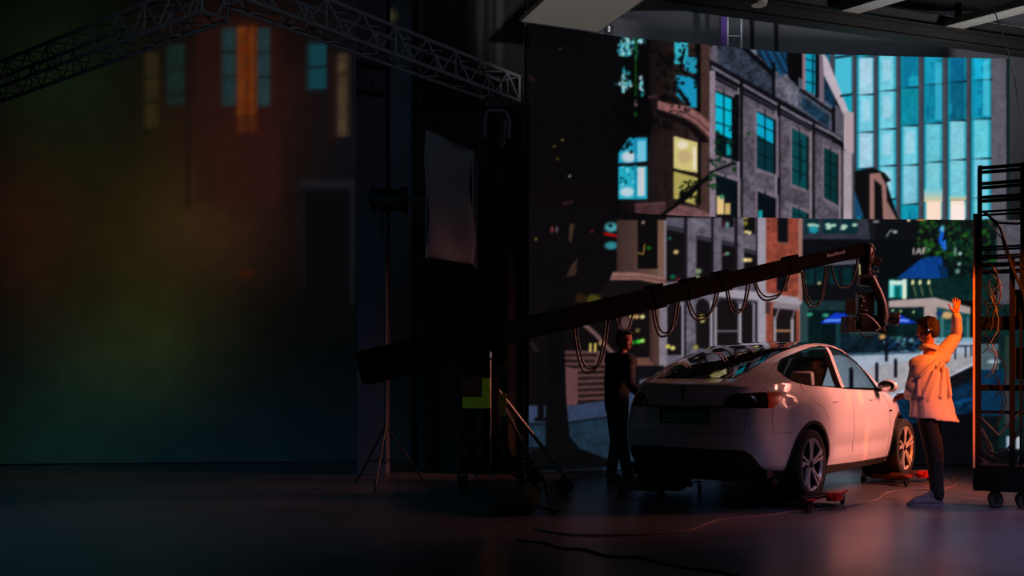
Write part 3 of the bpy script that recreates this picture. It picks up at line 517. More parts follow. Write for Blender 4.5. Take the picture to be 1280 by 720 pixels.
# ladder of cable tray with purple strap on the back wall
L = empty('cable_ladder', (3.5, 15.9, 5.6), 0, 'narrow bright metal ladder rack hanging on the grey wall above the screen', 'ladder')
m = MB()
for x in (-.0, .22): m.box(x-.014, x+.014, -.02, .02, 0, 1.74)
m.build('rail', ALU, L)
[MB().tube([(0,0,z),(.22,0,z)], .013, 6).build('rung', ALU, L) for z in (.33,.78,1.23,1.62)]
o = MB().box(-.05, .05, -.004, .004, 0, 1.74).build('purple_strap', mat('purple_webbing', (92,60,150), .7)); o.location = (3.42, 15.8, 5.6); tag(o, 'purple webbing strap hanging beside the wall ladder', 'strap')
o = MB().tube([at(1242,10,13.0), at(1252,40,13.02), at(1262,72,13.05), at(1268,95,13.1), at(1276,150,13.1)], .008, 6).build('hanging_wire', CABLE); tag(o, 'thin black wire hanging from the pale joist at the right edge', 'wire')
# pale panel hanging overhead
P = [at(649,27,10.15), at(749,41,10.5), at(764.5,0,11.6), at(655,0,11.2)]
pz = 5.0
P = [((u-640)/F*((pz-CH)*F/(HY-v)), (pz-CH)*F/(HY-v)) for u, v in ((649,27),(749,41))]
e = Vector((P[1][0]-P[0][0], P[1][1]-P[0][1], 0)); wd = e.length; e.normalize()
M = T3(P[0][0], P[0][1], pz)@R3(z=math.atan2(e.y, e.x))
bp = empty('bounce_panel', (0,0,0), 0, 'flat pale grey bounce panel hanging overhead left of the screens', 'panel'); bp.matrix_world = M
MB().box(.012, wd-.012, -2.6, -.012, .004, .03).build('board', mat('pale_board', (176,172,164), .85, var=.06, vscale=1), bp)
m = MB(); m.box(0, .014, -2.62, 0, 0, .034).box(wd-.014, wd, -2.62, 0, 0, .034).box(0, wd, -.014, 0, 0, .034); m.build('edge_frame', ALU, bp)
[MB().tube([(x, y, .03), (x, y, 3.5)], .006, 5).build('suspension_wire', BLK, bp) for x in (.05, wd-.05) for y in (-.1, -2.4)]
m = MB().lathe([(.0,-.03),(.045,-.03),(.055,.03),(.03,.06),(0,.06)], 14); o = m.build('corner_clamp', ALU, bp, True, (wd+.09,-.05,.02))
m = MB().lathe([(.0,-.08),(.1,-.08),(.12,.03),(.05,.1),(0,.1)], 18); o = m.build('ceiling_lamp', mat('pale_lamp_shell', (190,184,170), .5), None, True, at(949,-1,12.9)); tag(o, 'small pale round lamp at the top edge above the girder', 'lamp')
# --- column, drapes at the back left
COLM = mat('blue_grey_column', (62,66,84), .8, var=.15); CY = 13.0
cx0, cx1 = (445-640)/F*CY, (483-640)/F*CY
struct(MB().box(cx0, cx1, CY, CY+.42, 0, WH, bev=.02).build('wall_column', COLM))
def drape(x0, x1, y0, y1, z1, label):
    n = 150; vs = []; fs = []; root = empty('stage_drape', (x0, y0, 0), 0, label, 'curtain', 'black stage drapes')
    for i in range(n+1):
        t = i/n; w = .07*math.sin(t*(x1-x0)*17+1.3*math.sin(t*9)); x = (x1-x0)*t; y = (y1-y0)*t
        for z, kk in ((.02,1.25),(z1*.5,1),(z1,.75)): vs.append((x, y+w*kk, z))
    for i in range(n):
        for j in range(2): fs.append((i*3+j, (i+1)*3+j, (i+1)*3+j+1, i*3+j+1))
    o = MB().add(vs, fs).build('cloth', mat('black_velvet', (13,16,20), .95, sheen=.1), root, True); md = o.modifiers.new('t', 'SOLIDIFY'); md.thickness = .008
    MB().tube([(0,0,z1+.02),(x1-x0,y1-y0,z1+.02)], .025, 8).build('rail', BLK, root, True)
drape(-1.40, .16, 13.75, 13.05, 6.9, 'black drape between the column and the LED wall')
# --- aluminium truss corner
TRM = mat('truss_aluminium', (140,142,150), .5, .2)
def truss(p0, p1, z0, h, w, label, side=1):
    p0 = Vector((*p0, z0)); p1 = Vector((*p1, z0)); d = (p1-p0); Lt = d.length; ang = math.atan2(d.y, d.x)
    root = empty('lighting_truss', p0, ang, label, 'truss', 'aluminium truss over the stage')
    ys = (0, w*side)
    for y in ys:
        for z in (0, h): MB().tube([(0,y,z),(Lt,y,z)], .022, 8).build('chord', TRM, root, True)
    m = MB(); n = int(Lt/.25)
    for i in range(n):
        a, b = Lt*i/n, Lt*(i+1)/n
        for y in ys: m.tube([(a,y,0 if i%2 else h),(b,y,h if i%2 else 0)], .0095, 5)
        for z in (0, h): m.tube([(a,ys[i%2],z),(b,ys[1-i%2],z)], .0085, 5)
        if i % 4 == 0: m.tube([(a,ys[0],0),(a,ys[0],h)], .009, 5); m.tube([(a,ys[1],0),(a,ys[1],h)], .009, 5)
    for x in (0, Lt):
        for y in ys: m.tube([(x,y,0),(x,y,h)], .014, 6)
        for z in (0, h): m.tube([(x,ys[0],z),(x,ys[1],z)], .014, 6)
    m.build('lattice', TRM, root, True); return root
truss((-2.52,9.25), (.10,12.72), 4.9, .31, .31, 'aluminium box truss from the overhead corner to the drape beside the screens', 1)
truss((-3.03,9.58), (-7.6,13.1), 4.9, .31, .31, 'aluminium box truss running to the far left from the overhead corner', -1)
# moving head lamp under the truss end
MH = empty('moving_head_lamp', (-.19, 12.42, 4.86), math.radians(8), 'dark moving head stage lamp hanging under the right end of the truss', 'stage lamp')
MB().box(-.17,.17,-.13,.13,-.16,-.04, bev=.02).build('base', BLKP, MH); [MB().tube([(x,0,-.04),(x,0,.05)], .02, 8).build('hook_clamp', ALU, MH, True) for x in (-.06,.06)]
YK = mat('grey_blue_yoke', (92,98,114), .45)
MB().tube([(-.15,0,-.52),(-.155,0,-.3),(-.13,0,-.2),(-.07,0,-.17),(.07,0,-.17),(.13,0,-.2),(.155,0,-.3),(.15,0,-.52)], .028, 8).build('yoke', YK, MH, True)
MB().lathe([(0,-.2),(.09,-.2),(.115,-.1),(.12,.1),(.13,.2),(.1,.215),(0,.205)], 20, T3(0,0,-.46)@R3(x=.5)).build('head', BLKP, MH, True)
# --- softbox lamp on stand
SB = empty('softbox_lamp', (-1.47, 11.4, 0), 0, 'large square studio softbox on a tall stand before the black drape', 'studio lamp')
q = lambda u, v, Y=11.4: at(u, v, Y)-Vector((-1.47, 11.4, 0))
FAB = mat('grey_diffusion_cloth', (112,122,136), .9, var=.05, bump=.3, bscale=5)
a, b_, c, d_ = q(533,163,11.2), q(591,189,11.9), q(591,330,11.9), q(533,322,11.2); bk = Vector((.02,.55,0))
V = []; FF = []; n = 16
for i in range(n+1):
    for j in range(n+1):
        s, t = i/n, j/n; p = a.lerp(b_, s).lerp(d_.lerp(c, s), t); w = .03*math.sin(PI*s)*math.sin(PI*t)+.012*math.sin(9*s+4*t); V.append(p+Vector((0,w,0))+Vector((.03,-.02,0))*math.sin(7*(s-t)))
for i in range(n):
    for j in range(n): FF.append((i*(n+1)+j, (i+1)*(n+1)+j, (i+1)*(n+1)+j+1, i*(n+1)+j+1))
o = MB().add(V, FF).build('front_cloth', FAB, SB, True); md = o.modifiers.new('t', 'SOLIDIFY'); md.thickness = .004
o = MB().add([a, b_, b_+bk, a+bk, d_, c, c+bk, d_+bk], [(0,1,2,3),(4,5,6,7),(0,3,7,4),(1,2,6,5),(3,2,6,7)]).build('side_cloth', mat('dark_side_cloth', (40,44,52), .9), SB); md = o.modifiers.new('t', 'SOLIDIFY'); md.thickness = .004
m = MB(); [m.tube(s_, .009, 6) for s_ in ([a,b_,c,d_,a],[a+bk,b_+bk,c+bk,d_+bk,a+bk],[a,a+bk],[b_,b_+bk],[c,c+bk],[d_,d_+bk])]; m.build('frame', mat('thin_grey_frame', (110,118,130), .4, .5), SB, True)
h = q(480,250)
MB().tube([(0,0,.3),(0,0,1.6)], .022, 10).tube([(0,0,1.6),(0,0,h.z-.2)], .016, 10).build('stand_pole', mat('dull_pole', (70,70,74), .5, .3), SB, True)
for k in range(3): t = 2*PI*k/3+.4; MB().tube([(0,0,.75),(.5*math.cos(t),.5*math.sin(t),.03)], .012, 8).tube([(0,0,.35),(.28*math.cos(t),.28*math.sin(t),.32)], .008, 6).build('leg', BLK, SB, True)
MB().tube([h+Vector((-.13,0,.25)),h+Vector((-.17,0,0)),h+Vector((-.12,0,-.2)),h+Vector((0,0,-.26)),h+Vector((.12,0,-.2))], .016, 8).build('yoke', BLK, SB, True)
MB().lathe([(0,-.22),(.1,-.22),(.13,-.16),(.13,.12),(.17,.2),(.15,.21),(0,.19)], 20, T3(h.x+.06,h.y,h.z)@R3(y=PI/2)).build('lamp_housing', BLKP, SB, True)
MB().tube([h+Vector((.15,0,-.02)), q(533,245,11.2)+Vector((0,.1,0))], .02, 8).build('mount_arm', mat('mount_metal', (80,84,94), .5, .5), SB, True)
# ------------------------------------------------------------------ camera crane with remote head
C0 = Vector((-.22, 10.8, 1.77)); C1 = at(1076, 312, 12.55)
CR = empty('camera_crane', (C0.x, C0.y, 0), 0, 'black telescopic camera crane reaching over the car from the dark left', 'camera crane')
cr = lambda p: Vector(p)-Vector((C0.x, C0.y, 0))
ax = (C1-C0); LA = ax.length; axn = ax.normalized(); yaw_ = math.atan2(ax.y, ax.x); pit = -math.asin(axn.z)
AM = T3(*cr(C0))@R3(z=yaw_)@R3(y=pit)
CRM = mat('crane_black', (4,4,5), .85, spec=.04)
for k, (s0, s1, w) in enumerate(((-.9,.42*LA,.125),(.40*LA,.60*LA,.112),(.58*LA,.80*LA,.1),(.78*LA,LA,.088))):
    MB().box(s0, s1, -w*.8, w*.8, -w, w, AM, bev=.02).build('boom_section', CRM, CR)
for s, w in ((.41,.132),(.5,.118),(.59,.116),(.79,.106)): MB().box(s*LA-.09, s*LA+.06, -w*.84, w*.84, -w, w+.022, AM, bev=.012).build('clamp_collar', CRM, CR)
m = MB(); k = 0
for i in range(11): x = LA*.885+i*.026; hgt = .045 if i in (0,5,10) else .03; m.box(x, x+.016, -.0775, -.0715, .005, .005+hgt, AM)
m.build('faded_lettering', mat('pale_lettering', (86,100,120), .6), CR)
def loop(u0, v0, u1, v1, vb, s, r=.013, dx=0):
    a = AM@Vector((s[0]*LA, -.06, -.1)); b = AM@Vector((s[1]*LA, -.06, -.1)); dep = (v0+v1)/2; pts = []
    drop = (vb-dep)/F*12.0
    for i in range(17):
        t = i/16; p = a.lerp(b, t); w = (1-abs(2*t-1)**3.2); pts.append(p+Vector((0,-.03*math.sin(PI*t),-drop*w)))
    return pts
def s_of(u):     # how far along the boom a photo column lies
    lo, hi = -.2, 1.0
    for _ in range(30):
        md = (lo+hi)/2; p = C0+ax*md
        if 640+F*p.x/p.y < u: lo = md
        else: hi = md
    return lo
LP = [(712,400,752,400,458),(764,392,786,388,410),(810,388,840,384,424),(853,376,889,370,402),(902,368,928,362,397),(937,355,978,350,378),(996,335,1026,332,382),(1033,327,1066,318,356)]
for u0, v0, u1, v1, vb in LP:
    m = MB().tube(loop(u0, v0, u1, v1, vb, (s_of(u0), s_of(u1))), .013, 7)
    if u0 not in (764, 1033): m.tube([p+Vector((.015,.03,.0)) for p in loop(u0, v0, u1, v1, vb-4, (s_of(u0)+.004, s_of(u1)+.006))], .011, 7)
    m.build('cable_loop', CABLE, CR, True)
# counterweight end, pivot, column and dolly
BM_ = AM
MB().box(-1.5,-.85,-.17,.17,-.2,.16, AM, bev=.02).build('counterweight_box', CRM, CR)
MB().box(-.16,.16,-.2,.2,-.3,.12, T3(*cr(C0)), bev=.03).lathe([(.15,-.4),(.17,-.36),(.17,-.28),(.12,-.24)], 20, T3(*cr(C0))).build('pan_head', CRM, CR, True)
MB().lathe([(.10,.42),(.10,1.0),(.085,1.02),(.085,1.36),(0,1.36)], 20).build('column', CRM, CR, True)
MB().box(-.32,.32,-.25,.25,.30,.42, bev=.02).build('dolly_chassis', CRM, CR)
LEGM = mat('worn_grey_leg', (112,108,102), .4, .6)
def wheel_at(p, r=.1, w=.06, ang=0, root=None, name='castor'):
    M = T3(*p)@R3(z=ang)@R3(x=PI/2)
    o = MB().lathe([(0,-w/2),(r*.55,-w/2),(r*.92,-w/2),(r,-w*.3),(r,w*.3),(r*.92,w/2),(r*.55,w/2),(0,w/2)], 20, M).build(name, RUB, root, True)
    o2 = MB().box(-r*.25, r*.25, -w*.75, -w*.6, -.01, r*1.25, T3(*p)@R3(z=ang)).box(-r*.25, r*.25, w*.6, w*.75, -.01, r*1.25, T3(*p)@R3(z=ang)).box(-r*.3, r*.3, -w*.75, w*.75, r*1.15, r*1.3, T3(*p)@R3(z=ang)).build('fork', BLK, o); o2.parent = o
    return o
feet = [at(705,600,10.9), at(668,592,11.8), at(655,640,9.75), at(578,612,11.1)]
for k, f in enumerate(feet):
    f = cr(f); f.z = .1
    top = Vector((0,0,1.25)) if k < 2 else Vector((0,0,.85)); end = Vector((f.x*.93, f.y*.93, .3))
    MB().tube([top, end], .022, 8).tube([(0,0,.36), end], .014, 8).lathe([(.03,-.04),(.045,0),(.03,.04)], 10, T3(*end)).build('outrigger_leg', LEGM if k < 2 else CRM, CR, True)
    wheel_at((f.x, f.y, .1), .1, .07, .6*k, CR)
m = MB()
for p in ([at(606,470,10.6), at(566,470,10.7), at(560,520,10.8), at(590,585,10.6), at(620,640,10.0), at(655,652,9.75)], [at(606,520,10.6), at(585,545,10.6), at(622,600,10.2), at(640,640,9.9)], [at(624,560,10.7), at(640,580,10.6), at(664,612,10.3)]):
    m.tube([cr(x) for x in p], .008, 6)
m.build('trailing_cable', CABLE, CR, True)
# operator's monitor, yellow case boards beside the crane column
o = empty('operator_monitor', at(590,484,10.5), .15, 'black operator monitor beside the yellow boards on the crane', 'monitor')
MB().box(-.12,.12,0,.04,-.1,.1, bev=.01).build('housing', BLKP, o); MB().box(-.02,.02,.04,.2,-.02,.02).build('bracket', BLK, o)
YEL = mat('yellow_board', (250,215,30), .6, var=.25, vscale=9)
m = MB().box(.04,.13,0,.02,-.02,.3, bev=.004).box(-.17,.04,0,.02,-.02,.1, bev=.004); o = m.build('yellow_board', YEL, None, False, at(598,508,10.42)); tag(o, 'L shaped yellow board behind the operator monitor', 'board')
m = MB().box(-.04,.045,0,.02,0,.24, bev=.004); o = m.build('yellow_board', mat('dull_yellow_board', (110,108,40), .7), None, False, at(628,520,10.55)); tag(o, 'small dull yellow plate hanging on the crane column right of the monitor', 'board')
m = MB().tube([at(613,600,10.45)-Vector((0,0,.15)), at(613,450,10.45)], .009, 8).lathe([(0,0),(.02,.02),(.012,.08),(0,.1)], 8, T3(*at(613,450,10.45))).build('antenna_pole', ALU, None, True); tag(m, 'thin upright antenna pole rising beside the yellow boards', 'pole'); m.location = (0,0,0)
# remote head and cinema camera
H = C1+axn*.05; RH = empty('remote_camera_head', H, 0, 'black stabilised remote head with cinema camera hanging from the crane tip', 'camera head')
hq = lambda u, v, Y=12.6: at(u, v, Y)-H
HM = mat('head_black', (8,8,9), .4); COP = mat('copper_fitting', (170,96,60), .3, .8)
MB().lathe([(0,-.16),(.09,-.16),(.1,-.1),(.1,.06),(.07,.1),(0,.1)], 20, T3(*hq(1083,314))).lathe([(0,-.12),(.07,-.12),(.08,.1),(0,.1)], 16, T3(*hq(1083,332))).box(-.03,.1,-.06,.06,-.06,.06, T3(*hq(1090,326))@R3(y=.4), bev=.015).build('mount', HM, RH, True)
MB().lathe([(0,-.07),(.06,-.07),(.06,.07),(0,.07)], 14, T3(*hq(1093,328))@R3(x=PI/2)).build('pan_motor', HM, RH, True)
[MB().lathe([(.062,-.008),(.07,0),(.062,.008)], 18, T3(*hq(*p))).build('copper_ring', COP, RH, True) for p in ((1088,312),(1087,340),(1090,346))]; MB().tube([hq(1089,306,12.5), hq(1092,312,12.48), hq(1090,320,12.48)], .008, 6).build('copper_bracket', COP, RH, True)
MB().box(-.11,.08,-.08,.08,-.08,.06, T3(*hq(1084,350))@R3(y=.12), bev=.02).build('roll_housing', HM, RH)
m = MB(); pts = [(1088,346),(1093,356),(1099,368),(1103,380),(1104,394),(1102,404)]
vs = [hq(u, v, 12.52) for u, v in pts]; m.tube(vs, [.06,.06,.058,.062,.075,.08], 10); m.build('yoke_arm', HM, RH, True)
MB().lathe([(0,-.09),(.06,-.1),(.085,-.06),(.085,.08),(.06,.1),(0,.1)], 20, T3(*hq(1112,398))@R3(y=PI/2)).build('tilt_motor', HM, RH, True)
MB().lathe([(.085,.06),(.092,.07),(.085,.08)], 24, T3(*hq(1114,398))@R3(y=PI/2)).build('motor_ring', COP, RH, True)
cam_b = MB().box(-.1,.1,-.1,.1,-.14,.14, T3(*hq(1080,380)), bev=.02).box(-.17,.17,-.11,.11,-.1,.11, T3(*hq(1087,406)), bev=.025).box(-.16,.14,-.05,.05,.1,.14, T3(*hq(1087,407))@R3(y=.1), bev=.01).box(-.05,.03,-.08,.08,-.03,.03, T3(*hq(1102,414)), bev=.01).build('camera_body', mat('camera_black', (9,9,10), .4), RH)
MB().lathe([(0,-.13),(.05,-.13),(.055,0),(.062,.02),(.062,.1),(.05,.12),(0,.12)], 20, T3(*hq(1069,407))@R3(y=-PI/2)).build('lens', HM, RH, True)
MB().box(-.02,.06,-.12,.12,-.1,.1, T3(*hq(1060,406)), bev=.008).box(-.05,-.02,-.13,.13,-.11,.11, T3(*hq(1060,406)), bev=.006).build('matte_box', BLKP, RH)
[MB().box(-.012,.012,-.004,.004,-.008,.008, T3(*hq(u, v, 12.49))).build('button', mat('pale_button', (150,160,160), .5), RH) for u, v in ((1076,370),(1080,376),(1077,382),(1083,388),(1079,372),(1096,413),(1099,411))]
m = MB().tube([hq(1068,400,12.45), hq(1074,392,12.42), hq(1084,394,12.42), hq(1092,400,12.43), hq(1100,410,12.45)], .012, 6).tube([hq(1072,412,12.45), hq(1080,421,12.42), hq(1098,419,12.42)], .01, 6).tube([hq(1110,408,12.5), hq(1119,402,12.48), hq(1118,412,12.5)], .006, 6); m.build('wiring', CABLE, RH, True)
MB().box(-.115,.02,-.01,.01,-.1,.1, T3(*hq(1068,384,12.5)), bev=.006).tube([hq(1068,368,12.5), hq(1068,396,12.5)], .012, 6).build('side_bracket', HM, RH)
# ------------------------------------------------------------------ cable rack on castors at the right
RX, RY = 4.66, 9.9
RK = empty('cable_rack', (RX, RY, 0), -.43, 'tall black steel rack on castors full of cables at the right edge', 'rack')
RM = mat('rack_black', (5,6,8), .8, spec=.12); Wd, Dp = .52, .36
MB().box(0,Wd,0,Dp,.17,.40, bev=.01).box(.02,Wd-.02,.02,Dp-.02,.40,.425).build('base_box', RM, RK)
for x, y in ((.06,.06),(.06,Dp-.06),(Wd-.06,.06),(Wd-.06,Dp-.06)):
    wheel_at((x+(.15 if x < .1 else .0), y, .075), .072, .05, .35, RK); 
m = MB()
for x in (0, Wd-.04):
    for y in (0, Dp-.04):
        z1 = 2.97 if x == 0 else 2.9
        MB().box(x+.02, x+.075, y, y+.05, .40, z1, bev=.004).build('post', RM, RK)
MB().box(.0,.02,0,.055,.40,2.97).build('edge_strip', mat('beam_lit_edge', (206,158,118), .5), RK)  # pale orange colour paints the stage beam's light onto the rack edge
MB().box(.022,.045,.05,Dp-.04,.40,2.6).build('side_panel', RM, RK)
for x in (.045, Wd-.08):
    for y in (.04, Dp-.08): MB().box(x, x+.04, y, y+.04, 2.2, 3.46).build('upper_post', RM, RK)
for i, z in enumerate((3.42, 3.26, 3.12, 2.98, 2.62, 2.53, 2.45, 2.38, .95)):
    t = .032 if i < 3 else .022
    MB().box(.045, Wd-.04, .04, .04+t, z, z+t).box(.045, Wd-.04, Dp-.08, Dp-.08+t, z, z+t).box(.045, .045+t, .04, Dp-.05, z, z+t).box(Wd-.07, Wd-.07+t, .04, Dp-.05, z, z+t).build('crossbar', RM, RK)
for z, t in ((1.80,.13),(1.18,.06)): MB().box(.045, Wd-.04, .06, Dp-.06, z, z+t, bev=.005).build('shelf', RM, RK)
MB().box(.33,.38,.0,.05,.40,2.5).box(.42,.44,.0,.03,.40,2.5).build('centre_post', RM, RK)
[MB().box(.36,Wd-.05,.12,Dp-.08,a,b, bev=.01).build('rack_device', BLKP, RK) for a, b in ((1.93,2.2),(1.3,1.62))]
CB = [mat('grey_cable', (60,66,70), .5), CABLE, mat('pale_cable', (120,120,120), .5)]
for k in range(34):
    x = RNG.uniform(.08, .24); z = RNG.uniform(2.0, 2.45) if k < 18 else (RNG.uniform(1.3, 1.8) if k < 25 else RNG.uniform(.5, 1.0)); Lh = RNG.uniform(.2, .55); w = RNG.uniform(.03, .1); y = RNG.uniform(-.015, .08)
    pts = [(x+w*math.sin(PI*t)+RNG.uniform(-.012,.012), y, z-Lh*t) for t in np.linspace(0, 1, 9)]
    if z < 1.1: pts = [(.06+.34*t+.03*math.sin(9*t+k), y, max(.45, z-.5*math.sin(PI*t)*.5)) for t in np.linspace(0, 1, 12)]
    MB().tube(pts, .0045 if k % 3 else .006, 5).build('cable', CB[0 if k % 5 == 0 else (2 if k % 9 == 4 else 1)], RK, True)
MB().tube([(.12,-.02,2.97),(.25,-.03,2.8),(.34,-.02,2.45),(.45,-.03,2.15),(.49,-.02,1.9)], .014, 6).tube([(.1,.0,2.98),(.22,-.03,2.86),(.4,-.02,2.84),(.5,-.02,2.86)], .012, 6).tube([(.12,-.02,2.9),(.26,-.04,2.7),(.3,-.03,2.5),(.2,-.03,2.52)], .006, 5).build('thick_cable', CABLE, RK, True)
# --- floor cables
def fl(pts, r=.008, z=None):
    out = []
    for u, v in pts: Y = CH*F/(v-HY); out.append(Vector(((u-640)/F*Y, Y, r)))
    P = []                                            # smooth through the points
    for i in range(len(out)-1):
        p0, p1, p2, p3 = out[max(i-1, 0)], out[i], out[i+1], out[min(i+2, len(out)-1)]
        for t in np.linspace(0, 1, 7)[:-1]: t = float(t); P.append(.5*((2*p1)+(p2-p0)*t+(2*p0-5*p1+4*p2-p3)*t*t+(3*p1-p0-3*p2+p3)*t**3))
    return P+[out[-1]]
o = MB().tube(fl([(668,662),(700,668),(740,670),(800,669),(860,664),(885,655),(905,650),(960,645),(988,641),(1030,637),(1062,633),(1095,626),(1108,617),(1140,613),(1176,612),(1194,607),(1190,599),(1200,594),(1222,591)]), .0075, 6).build('floor_cable', mat('brown_cable', (104,84,84), .5), None, True); tag(o, 'long cable on the concrete floor from the crane base past the car to the rack', 'cable')
o = MB().tube(fl([(646,677),(680,680),(700,686),(730,688),(760,696),(800,698),(830,706),(860,711),(900,716),(930,724)]), .008, 6).build('floor_cable', CABLE, None, True); tag(o, 'black cable on the floor nearest the camera, left of the bottom centre', 'cable')
pts = []; c0 = Vector(fl([(1030,635),(1031,635)])[0])
for k in range(60): t = k*.36; r = .13+.05*math.sin(t*.31); pts.append((c0.x+r*1.2*math.cos(t), c0.y+r*math.sin(t), .006+.0035*(k/10)))
o = MB().tube(pts, .006, 5).build('cable_coil', CABLE, None, True); tag(o, 'loose coil of dark cable on the floor below the rear dolly', 'cable')
# --- sandbag and low stand by the crane
sb = empty('sandbag', (at(655,640,9.4).x, 9.4, 0), .3, 'round black sandbag lying on the floor at the crane base', 'sandbag')
o = MB().ball((0,0,.14), (.17,.15,.15)).ball((-.2,.05,.08), (.17,.13,.09)).ball((.02,.02,.27), (.07,.06,.05)).build('bag', mat('black_canvas', (13,13,14), .9, bump=.3), sb); remesh(o, .02)
MB().tube([(-.05,0,.25),(0,-.02,.36),(.06,0,.25)], .012, 6).build('strap', BLK, sb, True)
fs = empty('floor_stand', (at(686,650,9.5).x, 9.5, 0), 0, 'short black floor stand with bright knob right of the sandbag', 'stand')
MB().tube([(.03,0,.03),(-.03,0,.22),(-.06,0,.38)], .012, 8).tube([(.03,0,.03),(-.26,.03,.1)], .012, 8).tube([(.03,0,.012),(.05,-.2,.012)], .012, 8).tube([(.03,0,.012),(.12,.14,.012)], .012, 8).build('frame', BLK, fs, True)
MB().lathe([(0,-.02),(.02,-.02),(.024,.01),(0,.022)], 10, T3(-.062,0,.39)).build('knob', ALU, fs, True)
# ------------------------------------------------------------------ the car
PAINT = mat('white_car_paint', (206,204,206), .3, 0, coat=.85, spec=.3)
GLS = glass_mat('side_glass', (.80,.84,.85), 1.1); GLR = glass_mat('tinted_rear_glass', (.012,.013,.014), 1.7)
TRIM = mat('car_black_trim', (13,13,14), .5); LAMPR = mat('tail_lamp_dark_red', (34,5,6), .12, coat=.3); LAMPO = mat('tail_lamp_orange', (205,78,30), .2, coat=.3, var=.3, vscale=14)
CAR = empty('electric_car', (2.32, 10.53, .07), PI/2-.692, 'white electric crossover car parked on wheel dollies, rear towards the camera', 'car')
DLO = [(-.25,1.32),(-.245,1.262),(-.19,1.225),(-.12,1.195),(.13,1.163),(.6,1.142),(1.08,1.118),(1.6,1.10),(2.02,1.085),(2.09,1.10),(2.04,1.2),(1.98,1.27),(1.84,1.415),(1.6,1.492),(1.40,1.544),(1.19,1.583),(.92,1.586),(.645,1.56),(.374,1.512),(.015,1.435),(-.14,1.375)]
PIL = [(.72,1.10),(.90,1.10),(1.05,1.62),(.90,1.62)]                     # gloss black pillar between the panes
PIL2 = [(.90,1.10),(.985,1.10),(1.13,1.62),(1.05,1.62)]  # body-coloured strip standing in for the reflection on the gloss pillar
FSASH = [(1.99,1.05),(2.12,1.05),(2.12,1.3),(1.86,1.44),(1.60,1.54),(1.4,1.6),(1.40,1.52),(1.56,1.463),(1.78,1.385),(1.9,1.26)]
SILL = [(.36,.10),(.36,.322),(1.2,.30),(2.45,.285),(2.45,.10)]
LMP = [(.42,.965),(.45,1.04),(.53,1.088),(.78,1.102),(.9,1.102),(1.075,1.097),(1.045,1.035),(.985,.98),(.915,.945),(.84,.946),(.66,.952)]
def inpoly(x, z, P):
    m = np.zeros(x.shape, bool)
    for (xa, ya), (xb, yb) in zip(P, P[1:]+P[:1]):
        if ya == yb: continue
        m ^= ((ya > z) != (yb > z)) & (x < (xb-xa)*(z-ya)/(yb-ya)+xa)
    return m
def nearest(P, x, z):
    best = (9, x, z)
    for (xa, ya), (xb, yb) in zip(P, P[1:]+P[:1]):
        dx, dy = xb-xa, yb-ya; t = max(0, min(1, ((x-xa)*dx+(z-ya)*dy)/(dx*dx+dy*dy+1e-12))); qx, qy = xa+t*dx, ya+t*dy; d = math.hypot(qx-x, qy-z)
        if d < best[0]: best = (d, qx, qy)
    return best
RG = np.array([(1.235,.44),(1.25,.45),(1.30,.50),(1.416,.515),(1.488,.535),(1.54,.58),(1.57,.62)])    # z, reach of the rear glass
zs = np.concatenate([np.linspace(.22, 1.56, 112), np.linspace(1.56, 1.6569, 34)[1:]]); NU = 330
GX, GY, GS = grid(zs, NU); GZ = np.repeat(zs[:, None], NU, 1)
fc = lambda A: (A[:-1,:-1]+A[1:,:-1]+A[1:,1:]+A[:-1,1:])/4
fx, fy, fs_, fz = fc(GX), fc(GY), fc(GS), fc(GZ)
xr_, xf_, w_, _, _ = prof(fz)
lab = np.zeros(fx.shape, int)                                             # 0 body
rear = fx < XC
top = (fz > 1.225)
side = fy > .55*w_
glassw = np.where(fz < 1.57, np.interp(fz, RG[:,0], RG[:,1]), 9)
rg = rear & (fz > 1.235) & (fz < 1.57) & (fs_ < glassw)
roof = (fz >= 1.57) & (fy < .56) & (fx < 1.75)
lab[rg] = 1; lab[roof] = 2
lab[(~rear) & (fz > 1.10) & (fy < .80*w_) & (lab == 0) & ((xf_-fx) < .55)] = 3              # windscreen
dl = side & inpoly(fx, fz, DLO) & (lab == 0)
lab[dl] = 4; lab[dl & (fx > .95)] = 5
lab[dl & inpoly(fx, fz, PIL)] = 6; lab[dl & inpoly(fx, fz, PIL2)] = 7; lab[dl & inpoly(fx, fz, FSASH)] = 6
lab[rear & (fs_ < 1.12) & inpoly(fs_, fz, LMP)] = 8
org = (lab == 8) & (fs_ > .875); lab[org] = 9
bot = np.interp(fs_, [0,.55,.64,.70,.735,.765,.80,.86,1.1], [.545,.545,.54,.50,.455,.39,.345,.335,.33])
lab[rear & (fx < -.3) & (fz < bot)] = 10
lab[side & inpoly(fx, fz, SILL)] = 10
lab[(~rear) & (fz < .36) & (fx > 3.2)] = 10
arch = lambda r: (side & (((fx-0)**2+(fz-.37)**2 < r*r) | ((fx-2.89)**2+(fz-.37)**2 < r*r)))
hole = arch(.405); lab[hole] = -1
